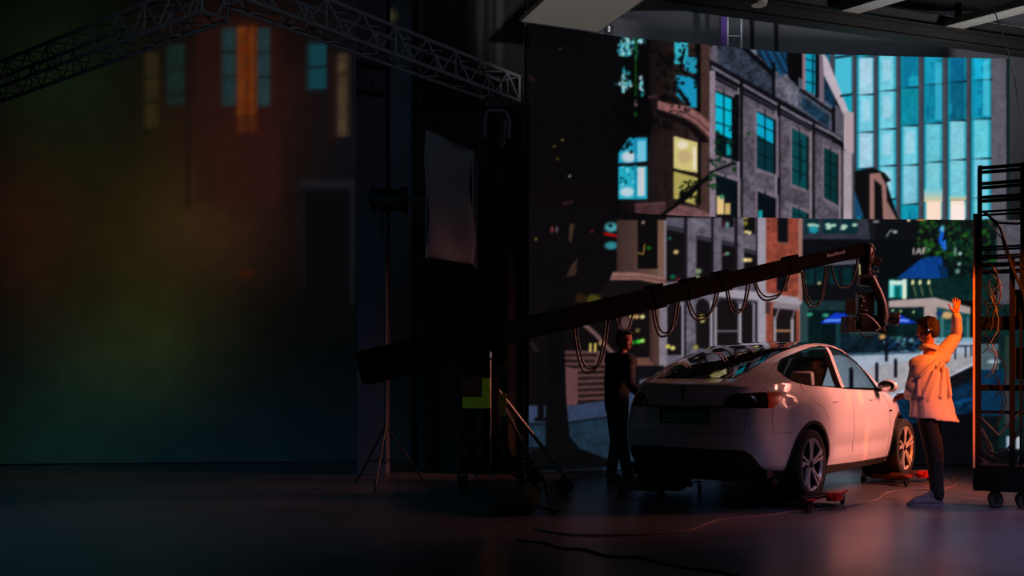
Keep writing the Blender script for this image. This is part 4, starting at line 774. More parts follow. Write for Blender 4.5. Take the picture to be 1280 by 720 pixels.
# doors and panels that read as separate pieces
FD = [(1.16,.34),(1.13,.5),(1.11,.86),(1.07,1.118),(1.6,1.10),(2.02,1.085),(2.2,1.06),(2.36,.9),(2.38,.6),(2.34,.33)]
RD = [(.36,.34),(.44,.6),(.40,.78),(.24,.94),(.02,1.02),(-.05,1.10),(-.06,1.178),(.13,1.163),(.6,1.142),(1.07,1.118),(1.11,.86),(1.13,.5),(1.16,.34)]
bd = (lab == 0) & side
lab[bd & inpoly(fx, fz, FD)] = 11; lab[bd & inpoly(fx, fz, RD)] = 12
NAMES = {0:('body_shell',PAINT),1:('rear_window',GLR),2:('glass_roof',GLR),3:('windscreen',GLS),4:('rear_side_window',GLS),5:('front_side_window',GLS),6:('window_surround',BLKG),7:('door_pillar',PAINT),8:('tail_lamp',LAMPR),9:('tail_lamp_lens',LAMPO),10:('lower_trim',TRIM),11:('front_door',PAINT),12:('rear_door',PAINT)}
# conform boundary vertices to the outlines
VX, VY, VZ = GX.copy(), GY.copy(), GZ.copy()
CX_ = [(0+.405*math.cos(t), .37+.405*math.sin(t)) for t in np.linspace(0, 2*PI, 73)[:-1]]; CX2 = [(x+2.89, z) for x, z in CX_]
xp = lambda P: [P]
for j in range(len(zs)):
    for i in range(NU):
        ls = set()
        for a in (j-1, j):
            for b in (i-1, i):
                if 0 <= a < lab.shape[0] and 0 <= b < lab.shape[1]: ls.add(int(lab[a, b]))
        if len(ls) < 2: continue
        x, z, s = GX[j, i], GZ[j, i], GS[j, i]
        if ls & {8, 9} and ls-{8, 9} and s < 1.2:
            d, q, zz = nearest(LMP, s, z)
            if d < .02: a, b = pos_s(q, zz); VX[j,i], VY[j,i], VZ[j,i] = a, b, zz
            continue
        if GX[j,i] < XC and ls & {1} and z < 1.565:
            if z > 1.245: a, b = pos_s(np.interp(z, RG[:,0], RG[:,1]), z); VX[j,i], VY[j,i] = a, b
            continue
        PB = [(0,.1),(0,.545),(.55,.545),(.64,.54),(.70,.50),(.735,.455),(.765,.39),(.80,.345),(.86,.335),(1.15,.33),(1.15,.1)]
        if 10 in ls and x < -.2:
            d, q, zz = nearest(PB, s, z)
            if d < .02 and 0 < q < 1.14 and zz > .2: a, b = pos_s(q, zz); VX[j,i], VY[j,i], VZ[j,i] = a, b, zz
            continue
        P = None
        if -1 in ls: P = CX_ if x < 1.4 else CX2
        elif ls & {4,5,6,7} and ls & {0,11,12}: P = DLO
        elif ls == {4,6} or ls == {5,6} and x < 1.2: P = PIL
        elif ls & {7}: P = PIL2
        elif ls == {5,6}: P = FSASH
        elif 10 in ls and x > .3 and x < 2.5: P = SILL
        elif 11 in ls: P = FD
        elif 12 in ls: P = RD
        if P:
            d, q, zz = nearest(P, x, z)
            if d < .022: VX[j,i], VZ[j,i] = q, zz; VY[j,i] = y_at(q, zz)
idx = np.arange(len(zs)*NU).reshape(len(zs), NU)
quads = np.stack([idx[:-1,:-1], idx[:-1,1:], idx[1:,1:], idx[1:,:-1]], -1)
# smooth normals of the whole skin, shared by every piece so reflections run on across the gaps
for key, (nm, mt) in NAMES.items():
    for sgn in ((1,) if key in (0,1,2,3,10) else (-1, 1)):
        V = []; Fc = []; off = 0
        for sg in ((-1, 1) if key in (0,1,2,3,10) else (sgn,)):
            q = quads[lab == key]
            if not len(q): continue
            u, inv = np.unique(q.ravel(), return_inverse=True); inv = inv.reshape(-1, 4)
            P = np.stack([VX.ravel()[u], VY.ravel()[u]*sg, VZ.ravel()[u]], -1)
            V += [tuple(p) for p in P]; Fc += [tuple(int(k)+off for k in (f if sg < 0 else f[::-1])) for f in inv]; off += len(u)
        if not V: continue
        me = bpy.data.meshes.new(nm); me.from_pydata(V, [], Fc); me.materials.append(mt); 
        bm = bmesh.new(); bm.from_mesh(me); bmesh.ops.remove_doubles(bm, verts=bm.verts[:], dist=.0006)
        bm.to_mesh(me); bm.free(); me.polygons.foreach_set('use_smooth', [True]*len(me.polygons))
        o = bpy.data.objects.new(nm, me); COL.objects.link(o); o.parent = CAR
        if key == 9: o['label'] = 'orange outer part of the tail lamp'
def on(x, z, side=-1, out=0): return Vector((x, side*(float(y_at(x, z))+out), z))
def ons(s, z, side=-1, out=0):
    a, b = pos_s(s, z); a2, b2 = pos_s(s+.004, z); n = Vector((b2-b, -(a2-a))); n.normalize(); n = -n if n.x*(-1)+n.y*b < 0 and s < .5 else n
    n = Vector((-(b2-b), (a2-a))); n.normalize()
    return Vector((a+n.x*out, side*(b+n.y*out), z))
SEAM = mat('panel_gap', (40,34,34), .8)
m = MB(); m2 = MB()
def seam_xz(P, r=.0022):
    for sd in (-1, 1):
        pts = []
        for a, b in zip(P, P[1:]):
            n = max(2, int(math.hypot(b[0]-a[0], b[1]-a[1])/.05)); pts += [on(a[0]+(b[0]-a[0])*t, a[1]+(b[1]-a[1])*t, sd) for t in np.linspace(0, 1, n)[:-1]]
        pts.append(on(*P[-1], sd)); m.tube(pts, r, 5)
def seam_sz(P, r=.0025, tgt=None, sides=(-1, 1), out=0):
    for sd in sides:
        pts = []
        for a, b in zip(P, P[1:]):
            n = max(2, int(math.hypot(b[0]-a[0], b[1]-a[1])/.03)); pts += [ons(a[0]+(b[0]-a[0])*t, a[1]+(b[1]-a[1])*t, sd, out) for t in np.linspace(0, 1, n)[:-1]]
        pts.append(ons(*P[-1], sd, out)); (tgt or m).tube(pts, r, 5)
seam_xz([(1.07,1.118),(1.11,.86),(1.13,.5),(1.16,.33)]); seam_xz([(2.2,1.07),(2.36,.9),(2.38,.6),(2.34,.30)]); seam_xz([(-.06,1.178),(-.05,1.1),(.02,1.02),(.24,.94),(.40,.78)])
seam_sz([(.66,.95),(.665,.93),(.655,.86),(.65,.76),(.645,.70)]); seam_sz([(0,.70),(.3,.70),(.645,.70)]); seam_sz([(.90,1.10),(.82,1.16),(.80,1.21),(.72,1.30),(.67,1.40),(.68,1.47)]); seam_sz([(.93,.945),(.94,.80),(.96,.71),(1.1,.705),(1.25,.705)])
m.build('panel_seams', SEAM, CAR, True)
b = MB(); seam_sz([(0,.945),(.2,.945),(.45,.955),(.68,.952)], .011, b); b.build('lamp_bar_gap', TRIM, CAR, True)  # black strip painting in the shadow gap between the trunk panels
b = MB(); seam_sz([(0,1.238),(.3,1.238),(.44,1.238)], .006, b); b.build('window_seal', TRIM, CAR, True)
b = MB()
for sd in (-1, 1): b.tube([on(x, z, sd, .002) for x, z in DLO+[DLO[0]]], .0065, 5)
b.build('window_moulding', BLKG, CAR, True)
# bumper creases
b = MB()
# wheel arch lips and tubs
for cx in (0, 2.89):
    for sd in (-1, 1):
        V = []; Fc = []; n = 44
        for k in range(n+1):
            t = math.radians(-16)+math.radians(212)*k/n
            for r, o_ in ((.403,-.03),(.403,.008),(.437,.010),(.442,-.004)):
                x, z = cx+r*math.cos(t), .37+r*math.sin(t); z = max(z, .225); V.append(on(x, z, sd, o_))
        for k in range(n):
            for i in range(3): Fc.append((k*4+i, k*4+i+1, (k+1)*4+i+1, (k+1)*4+i))
        MB().add(V, Fc).build('wheel_arch_trim', mat('arch_trim', (30,26,27), .6), CAR, True)
        yo = float(y_at(cx, .7)); MB().lathe([(.0,yo-.36),(.40,yo-.36),(.404,yo-.02)], 40, T3(cx,0,.37)@R3(x=PI/2 if sd < 0 else -PI/2)).build('wheel_well', mat('wheel_well_black', (7,7,8), .9), CAR, True)
MB().box(-.62,3.4,-.80,.80,.20,.26).box(-.5,3.3,-.50,.50,.26,.30).build('underbody', BLKP, CAR)
# plate recess, plate, emblem
PM = T3(-.944, 0, .855)@R3(z=-PI/2)
MB().box(-.275,.275,-.012,.03,-.068,.068, PM, bev=.012).build('plate_recess', TRIM, CAR)
pl = MB().box(-.255,.255,-.022,-.012,-.052,.052, PM, bev=.003).build('license_plate', mat('green_plate', (70,205,120), .5), CAR)
v, f = text_mesh('LZ 1KKE01', .105); TM = PM@T3(.015, -.0235, 0)@R3(x=PI/2)@Matrix.Diagonal((.93,1,1,1))
MB().add([TM@Vector(p) for p in v], f).build('plate_lettering', mat('plate_ink', (12,26,18), .6), pl)
MB().box(-.255,-.225,-.0235,-.0222,-.05,.05, PM).build('plate_band', mat('plate_blue', (20,30,60), .5), pl)
EM = T3(-.958, 0, 1.075)@R3(z=-PI/2)@R3(x=-.02)
MB().prism([(-.036,.040),(-.02,.047),(.02,.047),(.036,.040),(.031,.031),(.010,.034),(.0045,-.05),(-.0045,-.05),(-.010,.034),(-.031,.031)], -.012, .012, EM).build('emblem', mat('dark_emblem', (12,12,14), .25, .6), CAR)
# door handles, charge reflector, mirrors
for x in (.62, 1.72):
    for sd in (-1, 1): MB().tube([on(x-.09, .985, sd, .002), on(x, .987, sd, .007), on(x+.09, .985, sd, .002)], [.006,.012,.006], 8).build('door_handle', PAINT, CAR, True)
for sd in (-1, 1):
    c = on(2.03, 1.12, sd); mr = MB().ball(c+Vector((.03, sd*.13, .015)), (.075,.12,.078)).ball(c+Vector((.0, sd*.17, .01)), (.05,.06,.06)).build('door_mirror', PAINT, CAR); remesh(mr, .012)
    MB().tube([c+Vector((.02,-sd*.01,-.03)), c+Vector((.03, sd*.08,-.025))], [.03,.022], 8).build('mirror_foot', TRIM, mr, True)
    MB().ball((0,0,0), (.012,.10,.062)).build('mirror_glass', mat('mirror_silver', (190,195,200), .03, 1), mr, True, c+Vector((-.045, sd*.135, .015)))
    MB().box(-.005,.0,-.03,.03,-.01,.01, T3(*on(2.35,.84,sd,.006))@R3(z=0)).build('side_camera', TRIM, CAR)
# spoiler lip
b = MB()
for sd in (-1, 1): b.tube([ons(s, z, sd, .004) for s, z in ((0,1.168),(.2,1.168),(.4,1.166),(.55,1.158),(.68,1.14))], [.008,.008,.008,.007,.003], 6)
b.build('trunk_lip', PAINT, CAR, True)
# wheels
RIM = mat('rim_machined', (214,208,202), .3, .25); RIMB = mat('rim_black', (6,6,7), .4); TYRE = mat('tyre', (15,15,16), .8)
def wheel(x, sd):
    W = empty('wheel', (x, sd*.83, .36)); W.parent = CAR; W.rotation_euler = (0 if sd < 0 else PI, 0 if sd < 0 else 0, 0)
    Q = R3(x=PI/2)      # axis along Y, +z of profile -> -Y (outward for the right side)
    MB().lathe([(.262,-.11),(.30,-.125),(.345,-.115),(.36,-.09),(.362,-.04),(.355,-.035),(.362,-.03),(.362,.03),(.355,.035),(.362,.04),(.36,.09),(.345,.115),(.30,.125),(.262,.108)], 56, Q).build('tyre', TYRE, W, True)
    MB().lathe([(.262,-.11),(.24,-.09),(.235,0),(.242,.085),(.262,.108)], 56, Q).build('rim_barrel', RIMB, W, True)
    MB().lathe([(.247,.092),(.262,.112),(.268,.112),(.268,.104)], 56, Q).build('rim_edge', RIM, W, True)
    MB().lathe([(0,.0),(.17,.0),(.17,-.02),(0,-.02)], 40, Q).build('brake_disc', mat('brake_steel', (60,60,62), .4, .8), W, True)
    sp = MB(); sf = MB()
    for k in range(5):
        a = 2*PI*k/5+.35
        for e in (-1, 1):
            P0 = (.045, a+e*.30); P1 = (.15, a+e*.13); P2 = (.255, a+e*(.20 if e > 0 else .11))
            c = [Vector((r*math.cos(t), -y, r*math.sin(t))) for (r, t), y in ((P0,.075),(P1,.084),(P2,.098))]
            sp.tube(c, [.022,.016,.020], 6, True, 1); w = [.013,.013,.027] if e > 0 else [.012,.009,.013]
            vs = []
            for (p, ww) in zip(c, w):
                d = Vector((-p.z, 0, p.x)).normalized(); vs += [p+d*ww+Vector((0,-.017,0)), p-d*ww+Vector((0,-.017,0)), p-d*ww+Vector((0,-.027,0)), p+d*ww+Vector((0,-.027,0))]
            sf.add(vs, [(0,1,5,4),(1,2,6,5),(2,3,7,6),(3,0,4,7),(4,5,9,8),(5,6,10,9),(6,7,11,10),(7,4,8,11),(0,3,2,1),(8,9,10,11)])
    sp.build('spoke_backs', RIMB, W, True); o = sf.build('spoke', RIM, W); o.name = 'spokes'
    MB().lathe([(0,.108),(.03,.106),(.034,.098),(.05,.088),(.05,.05),(0,.05)], 20, Q).build('hub_cap', RIMB, W, True)
    return W
for x in (0, 2.89):
    for sd in (-1, 1): wheel(x, sd)
# cabin: seats, dash, wheel
SEAT = mat('white_seat', (150,148,150), .6); DK = mat('cabin_black', (16,16,17), .7)
def seat(x, y, w, white=True):
    mt = SEAT if white else DK
    s = MB().box(-.26,.26,-w,w,.0,.14, T3(x,y,.45)@R3(y=-.1), bev=.05).build('seat_cushion', mt, CAR, True)
    MB().box(-.07,.07,-w,w,.0,.58, T3(x-.27,y,.55)@R3(y=-.32), bev=.05).build('seat_back', mt, s, True); s2 = MB().box(-.05,.05,-.13,.13,0,.18, T3(x-.46,y,1.13)@R3(y=-.2), bev=.04).build('headrest', mt, s, True)
seat(1.55, .38, .25); seat(1.55, -.38, .25); seat(.55, .36, .3); seat(.55, -.36, .3)
MB().box(-.7,3.2,-.78,.78,.27,.34).box(-.6,.1,-.72,.72,.34,.95, bev=.03).box(2.15,2.6,-.76,.76,.6,1.0, bev=.06).box(.9,2.0,-.14,.14,.34,.72, bev=.03).build('cabin_trim', DK, CAR)
MB().lathe([(.165,-.012),(.18,0),(.165,.012),(.152,0),(.165,-.012)], 28, T3(2.02,.38,.93)@R3(y=-1.15)).tube([(2.03,.25,.93),(2.06,.38,.92),(2.03,.51,.93)], .018, 6).build('steering_wheel', DK, CAR, True)
MB().box(-.012,.012,-.19,.19,-.11,.11, T3(2.08,0,1.02)@R3(y=.15), bev=.006).build('centre_screen', BLKG, CAR)
# belts / pillar trim inside
MB().tube([(1.25,-.62,1.45),(1.28,-.5,1.1),(1.35,-.3,.7)], .016, 5, True, .3).build('seat_belt', mat('belt', (14,14,15), .8), CAR)
# ------------------------------------------------------------------ wheel dollies
RED = mat('red_steel', (176,22,20), .45, .1, var=.15); RLR = mat('brown_roller', (96,70,56), .5, .3)
def dolly(x, sd, label):
    M = (T3(2.32,10.53,0)@R3(z=PI/2-.692)@T3(x, sd*.83, 0))
    D = empty('wheel_dolly', (0,0,0), 0, label, 'dolly', 'wheel dollies under the car'); D.matrix_world = M
    o = sd
    for xx in (-.215, .215): MB().tube([(xx,-.20,.107),(xx,.20,.107)], .03, 12).build('roller', RLR, D, True)
    MB().box(-.36,.36,o*.19-.02,o*.19+.02,.095,.12).box(-.36,-.32,-.2,.2,.06,.09).box(.32,.36,-.2,.2,.06,.09).box(-.36,.36,-o*.19-.02,-o*.19+.02,.095,.12).build('frame', mat('dark_red_frame', (62,14,13), .5), D)
    MB().box(.12,.30,o*.21,o*.31,.06,.14, bev=.01).box(.05,.16,o*.24,o*.28,.10,.13).tube([(.20,o*.30,.12),(.36,o*.33,.15)], .013, 6).build('ratchet_pedal', RED, D)
    for xx in (-.42, .42):
        for yy in (-.26, .26):
            MB().box(min(xx,xx*.8),max(xx,xx*.8),yy-.03,yy+.03,.112,.125).build('castor_plate', RED if yy*o > 0 and xx < 0 else BLK, D)
            wheel_at((xx, yy, .045), .045, .034, .5 if xx > 0 else -.3, D)
    return D
dolly(0, -1, 'red steel wheel dolly under the rear wheel nearest the camera'); dolly(2.89, -1, 'red steel wheel dolly under the front wheel beside the waving man')
dolly(0, 1, 'wheel dolly in the dark under the left rear wheel'); dolly(2.89, 1, 'wheel dolly hidden in the dark under the left front wheel')
# ------------------------------------------------------------------ people
SKIN = mat('skin', (178,112,84), .55, var=.06, vscale=8); SKIN2 = mat('skin_ruddy', (176,112,92), .55)
HAIR = mat('dark_brown_hair', (40,22,16), .7, bump=.8, bscale=90); DENIM = mat('black_jeans', (17,17,21), .85, bump=.3, bscale=20)
def V3(*a): return Vector(a)
def frame_of(f):        # a head/hand frame: forward, left, up as columns
    f = Vector(f).normalized(); up = Vector((0,0,1)); l = up.cross(f).normalized(); u = f.cross(l)
    return Matrix((f, l, u)).transposed().to_4x4()
def head_parts(m, C, Fm, s=1.0):
    # C is the centre of the skull; local x forward, y left, z up
    M3 = Fm.to_3x3()
    def b(p, r, rot=None):
        Mx = Fm if rot is None else Fm@rot
        m.ball(C+M3@(Vector(p)*s), tuple(q*s for q in r), Mx.to_3x3(), 18, 12)
    b((0,0,.03), (.098,.077,.092)); b((.018,0,-.02), (.082,.066,.085)); b((.045,0,-.075), (.045,.045,.035)); b((.058,0,-.092), (.026,.024,.02))
    b((.078,0,.022), (.02,.048,.014)); b((.094,0,-.018), (.014,.011,.026), R3(y=.35)); b((.104,0,-.034), (.013,.014,.011)); b((.086,0,-.06), (.012,.022,.007)); b((.084,0,-.072), (.012,.019,.007))
    for e in (-1, 1):
        b((.06,e*.04,-.03), (.03,.024,.03)); b((.078,e*.032,.004), (.012,.014,.009)); b((-.008,e*.078,-.012), (.016,.008,.03)); b((-.012,e*.082,.0), (.018,.008,.02)); b((.0,e*.055,-.06), (.03,.018,.035))
def hand_parts(m, W, d, pn, ulna, L=.185, curl=0, spread=1.0, fan=None):
    # W wrist, d direction to the fingertips, pn palm normal, ulna side direction (towards the little finger)
    d = d.normalized(); u = ulna.normalized(); n = pn.normalized(); s = L/.185
    for k, t in enumerate((-.026,-.009,.009,.025)): m.cone(W+d*.01*s+u*t*.5*s, W+d*.088*s+u*t*s, .015*s, .0125*s, 10)
    m.cone(W-d*.02, W+d*.04*s, .024*s, .026*s, 12)
    for k, (t, ln) in enumerate(((-.030,.074),(-.010,.084),(.011,.078),(.030,.062))):
        a = (-.13,-.035,.05,.15)[k]*spread; dd = (d+u*a).normalized(); p = W+d*.086*s+u*t*s; cl = curl+(.10,.04,.06,.14)[k]
        for j, (f, r0, r1) in enumerate(((.45,.0098,.0088),(.3,.0088,.008),(.25,.008,.0068))):
            q = p+dd*ln*f*s; m.cone(p, q, r0*s, r1*s, 9); p = q; dd = (dd*math.cos(cl)+n*math.sin(cl)).normalized()
    p = W+d*.022*s-u*.024*s; dd = (d*.72-u*.62+n*.22).normalized()
    for f, r0, r1 in ((.045,.0155,.012),(.032,.0115,.010),(.026,.010,.0078)):
        q = p+dd*f*s; m.cone(p, q, r0*s, r1*s, 9); p = q; dd = (dd*.85+d*.5).normalized()
def shoe(m, heel, fd, s=1.0):
    fd = Vector(fd).normalized(); l = Vector((0,0,1)).cross(fd); M = Matrix((fd, l, Vector((0,0,1)))).transposed()
    g = lambda x, y, z: heel+M@Vector((x*s, y*s, z*s))
    m.cone(g(.0,0,.05), g(.10,0,.052), .045*s, .048*s, 14); m.cone(g(.08,0,.048), g(.20,.004,.036), .050*s, .042*s, 14); m.cone(g(.17,.004,.034), g(.235,.004,.030), .044*s, .028*s, 14); m.cone(g(.01,0,.06), g(.035,0,.115), .042*s, .045*s, 14); m.cone(g(.05,0,.10), g(.13,0,.065), .036*s, .034*s, 12)
def sole(m, heel, fd, s=1.0):
    fd = Vector(fd).normalized(); l = Vector((0,0,1)).cross(fd); P = [(-.055,0),(-.045,.035),(.0,.046),(.1,.044),(.17,.053),(.23,.048),(.268,.025),(.278,0)]; P += [(x, -y) for x, y in P[-2:0:-1]]
    n = len(P); vs = [heel+fd*x*s+l*y*s+Vector((0,0,z)) for z in (.002, .028) for x, y in P]
    m.add(vs, [tuple(range(n))[::-1], tuple(range(n, 2*n))]+[(i, (i+1)%n, (i+1)%n+n, i+n) for i in range(n)])
# --- the man with the raised arm: back to the camera, looking left towards the car
PY = 10.04; O = V3(4.25, PY, 0)
g = lambda u, v, dy=0: at(u, v, PY+dy)-V3(4.25, PY, 0)
fdir = V3(-.86,.50,0).normalized(); rt = V3(.50,.86,0).normalized(); rt = fdir.cross(V3(0,0,1)).normalized()    # his right hand side
MAN = empty('person', O, 0, 'man in a pale overshirt and headset raising his right arm beside the car bonnet', 'person')
hipc = V3(-.0, 0, .97); hd = g(1159.5, 412.5); shR = g(1180,446)+V3(0,.03,0); shL = g(1144,455)+V3(0,-.02,0)
chest = (shR+shL)/2
hipR = hipc+rt*.085+V3(.02,0,-.06); hipL = hipc-rt*.085+V3(.02,0,-.06)
anR = V3(.150,.10,.09); anL = V3(.085,-.06,.09); knR = V3(.135,.10,.50); knL = V3(.06,-.05,.50)
elR = g(1196,419,.04); wrR = g(1195.5,393,-.06); elL = g(1140,484,-.06); wrL = g(1133.5,494,.16)
m = MB()
m.cone(hipc, hipc+V3(-.01,0,.2), .125, .12, 16); m.cone(hipc+V3(0,0,.2), chest-V3(0,0,.12), .12, .135, 16); m.cone(shL+V3(0,0,-.02), shR+V3(0,0,-.02), .065, .065, 14)
m.cone(chest+V3(0,0,-.02), hd+V3(.005,0,-.08), .058, .052, 14)
for h, k_, a in ((hipR,knR,anR),(hipL,knL,anL)): m.cone(h, k_, .078, .055, 14); m.cone(k_, a, .052, .036, 14)
m.cone(shR, elR, .05, .04, 12); m.cone(elR, wrR, .04, .026, 12); m.cone(shL, elL, .05, .04, 12); m.cone(elL, wrL, .04, .026, 12)
hf = V3(-.93,.34,-.05); HF = frame_of(hf); head_parts(m, hd, HF)
hand_parts(m, wrR, V3(.02,.02,1), V3(-.2,.95,0), V3(1,.15,-.0), .185, .02, 1.2)
hand_parts(m, wrL, V3(-.75,.35,-.25), V3(.2,.2,-.9), V3(-.2,-.4,-.5), .175, .55, .5)
o = m.build('body', SKIN, MAN); remesh(o, .0058, 2, .5)
# hair: short, swept, full on the back of the head
m = MB(); M3 = HF.to_3x3()
for p, r in (((-.012,0,.045),(.104,.086,.094)),((-.045,0,.0),(.075,.080,.085)),((.035,0,.088),(.07,.065,.04)),((-.06,0,-.045),(.045,.06,.04))): m.ball(hd+M3@Vector(p), r, M3, 18, 12)
for k in range(46):
    a = RNG.uniform(0, 2*PI); t = RNG.uniform(0, 1.2); p = Vector((-.012+.10*math.sin(t)*math.cos(a), .083*math.sin(t)*math.sin(a), .045+.092*math.cos(t))); m.ball(hd+M3@p, (.018,.010,.012), M3, 8, 6)
o = m.build('hair', HAIR, MAN); remesh(o, .007, 2, .4)
hs = MB(); band = [hd+M3@Vector((.0, .092*math.cos(t), .022+.118*math.sin(t))) for t in np.linspace(-.1, PI+.1, 20)]; hs.tube(band, .009, 8, True, 1)
for e in (-1, 1): hs.lathe([(0,-.014),(.03,-.014),(.036,-.006),(.036,.008),(.026,.016),(0,.018)], 20, T3(*(hd+M3@Vector((-.004, e*.094, -.008))))@HF@R3(x=-e*PI/2))
hs.tube([hd+M3@Vector((.0,.098,-.01)), hd+M3@Vector((.06,.09,-.05)), hd+M3@Vector((.10,.05,-.07))], .004, 6); hst = hs.build('headset', BLKP, MAN, True)
c = hd+M3@Vector((-.004, .112, -.004)); MB().ball(c, (.006,.006,.006)).build('status_light', mat('headset_light', (220,230,255), .3, emit=(200,215,255), es=1.2), hst)
# shirt: boxy, flaring at the hem, sleeves to the wrist
SHIRT = mat('pale_overshirt', (196,184,188), .85, bump=.25, bscale=26, sheen=.2)
m = MB(); ring = []; N = 28
def ell(c, a, b, ang, z, wob=0, n=N):
    out = []
    for k in range(n):
        t = 2*PI*k/n; x, y = a*math.cos(t), b*math.sin(t); w = 1+wob*math.sin(t*7+z*6)+wob*.6*math.sin(t*11-z*9+1)
        out.append(V3(c.x+(x*math.cos(ang)-y*math.sin(ang))*w, c.y+(x*math.sin(ang)+y*math.cos(ang))*w, z))
    return out
ang = math.atan2((shR-shL).y, (shR-shL).x)+.25
RG_ = [(V3(.055,.0,0),.265,.18,.86,.05),(V3(.06,0,0),.27,.18,.90,.05),(V3(.055,0,0),.255,.16,1.0,.045),(V3(.035,0,0),.235,.15,1.12,.035),(V3(.02,0,0),.225,.145,1.25,.025),(V3(.012,0,0),.222,.14,1.36,.02),(V3(.01,0,0),.205,.125,1.44,.01),(V3(.01,.0,0),.15,.10,1.50,.0),(V3(.0,0,0),.085,.075,1.545,0)]
dz = {0:.0}
vs = []; fs2 = []
for c, a, b, z, wb in RG_: vs += ell(c, a, b, ang, z, wb)
for i in range(N):        # the hem dips towards the back right
    vs[i].z += .05*(vs[i].x < .0)+.03*math.sin(3*2*PI*i/N)*.4; vs[i].x += .04*max(0, vs[i].x-.1)/.2
for j in range(len(RG_)-1):
    for k in range(N): fs2.append((j*N+k, j*N+(k+1)%N, (j+1)*N+(k+1)%N, (j+1)*N+k))
fs2 += [tuple(range(N)), tuple((len(RG_)-1)*N+k for k in range(N))]
m.add(vs, fs2)
m.cone(shR-V3(.05,0,.02), elR, .086, .062, 14); m.cone(elR, wrR-V3(0,0,.02), .06, .045, 14); m.cone(shL+V3(.04,0,-.03), elL, .086, .07, 14); m.cone(elL, wrL+V3(.02,0,0), .064, .055, 14)
m.cone(shL, shR, .075, .08, 14)
for t in (.15,.35,.6,.8): p = elR.lerp(wrR, t); m.lathe([(.05,-.008),(.066-.014*t,0),(.05,.008)], 12, T3(*p)@R3(x=.2,y=.15))
for t in (.3,.55,.8): p = shR.lerp(elR, t); m.lathe([(.06,-.01),(.085-.018*t,0),(.06,.01)], 12, T3(*p)@R3(x=-.9,y=.4))
# drag folds from the raised shoulder down across the back
for a, b in (((1176,452,-.17),(1160,500,-.17)),((1180,456,-.13),(1176,496,-.16)),((1172,448,-.15),(1150,470,-.17)),((1184,460,-.07),(1188,494,-.10)),((1168,462,-.18),(1154,496,-.17)),((1148,470,-.14),(1147,494,-.15))): m.cone(g(*a), g(*b), .014, .02, 10)
o = m.build('overshirt', SHIRT, MAN); remesh(o, .0095, 3, .5)
# collar
cc = hd+V3(.012,0,-.172); pts = [cc+V3(.086*math.cos(t), .078*math.sin(t), .012*math.sin(t*2)) for t in np.linspace(0, 2*PI, 17)]; MB().tube(pts, .011, 8, True, 2.0).build('collar', SHIRT, MAN, True)
m = MB()
for h, k_, a in ((hipR,knR,anR),(hipL,knL,anL)): m.cone(h-V3(0,0,.02), k_, .100, .080, 16); m.cone(k_, a+V3(0,0,.02), .078, .066, 16); m.lathe([(.05,-.01),(.074,0),(.05,.01)], 14, T3(a.x,a.y,.14)); m.lathe([(.06,-.012),(.086,0),(.06,.012)], 14, T3(k_.x,k_.y,.46))
m.cone(hipR+V3(0,0,.03), hipL+V3(0,0,.03), .095, .095, 16)
o = m.build('trousers', DENIM, MAN); remesh(o, .011, 2, .5)
SHO = mat('lilac_grey_trainers', (86,82,92), .7, bump=.3, bscale=60); SOL = mat('pale_sole', (98,92,102), .7)
sf = V3(-.97,.12,0)
for hx in (V3(.165,.10,0), V3(.075,-.06,0)):
    m = MB(); shoe(m, hx, sf, 1.06); o = m.build('trainer', SHO, MAN); remesh(o, .008, 2, .4)
    m = MB(); sole(m, hx, sf, 1.06); m.build('sole', SOL, o)
# --- the man in dark clothes behind the car's left rear corner
QY = 12.0; O2 = V3((771-640)/F*QY, QY, 0); g2 = lambda u, v, dy=0: at(u, v, QY+dy)-O2
M2 = empty('person', O2, 0, 'man in dark clothes standing behind the left rear corner of the car', 'person')
hd2 = g2(780.5, 425.5); hf2 = V3(.80,-.60,-.1); HF2 = frame_of(hf2); hc = V3(-.0,0,.98); sL = g2(765,450,.12); sR = g2(787,452,-.12); ch = (sL+sR)/2
hpL = hc+V3(-.02,.09,-.06); hpR = hc+V3(.03,-.09,-.06); kL = g2(770,545,.1); kR = g2(777,548,-.08); kL.z = kR.z = .52; aL = V3(-.06,.14,.09); aR = V3(.13,-.1,.09)
eL = g2(761,482,.12); wL = g2(772,500,-.02); eR = g2(788,480,-.25); wR = g2(797,492,-.32)
def bd(m, gr=0):
    m.cone(hc, hc+V3(0,0,.2), .125+gr, .12+gr, 16); m.cone(hc+V3(0,0,.2), ch-V3(0,0,.12), .12+gr, .14+gr, 16); m.cone(sL, sR, .07+gr, .07+gr, 14)
m = MB(); bd(m); m.cone(ch, hd2-V3(.01,0,.08), .058, .053, 14)
for h, k_, a in ((hpR,kR,aR),(hpL,kL,aL)): m.cone(h, k_, .08, .055, 14); m.cone(k_, a, .052, .036, 14)
for s_, e_, w_2 in ((sL,eL,wL),(sR,eR,wR)): m.cone(s_, e_, .05, .04, 12); m.cone(e_, w_2, .04, .027, 12)
head_parts(m, hd2, HF2); hand_parts(m, wR, V3(.75,-.5,-.3), V3(0,0,-1), V3(-.5,-.8,0), .18, .25); hand_parts(m, wL, V3(.8,-.5,-.2), V3(0,0,-1), V3(-.5,-.8,0), .18, .5)
o = m.build('body', SKIN2, M2); remesh(o, .0062, 2, .5)
m = MB(); M3 = HF2.to_3x3()
for p, r in (((-.018,0,.05),(.10,.084,.088)),((-.05,0,.0),(.068,.08,.085)),((.04,0,.095),(.062,.062,.035))): m.ball(hd2+M3@Vector(p), r, M3, 18, 12)
o = m.build('hair', mat('black_hair', (16,12,11), .6, bump=.6, bscale=90), M2); remesh(o, .008, 2, .4)
m = MB(); bd(m, .028)
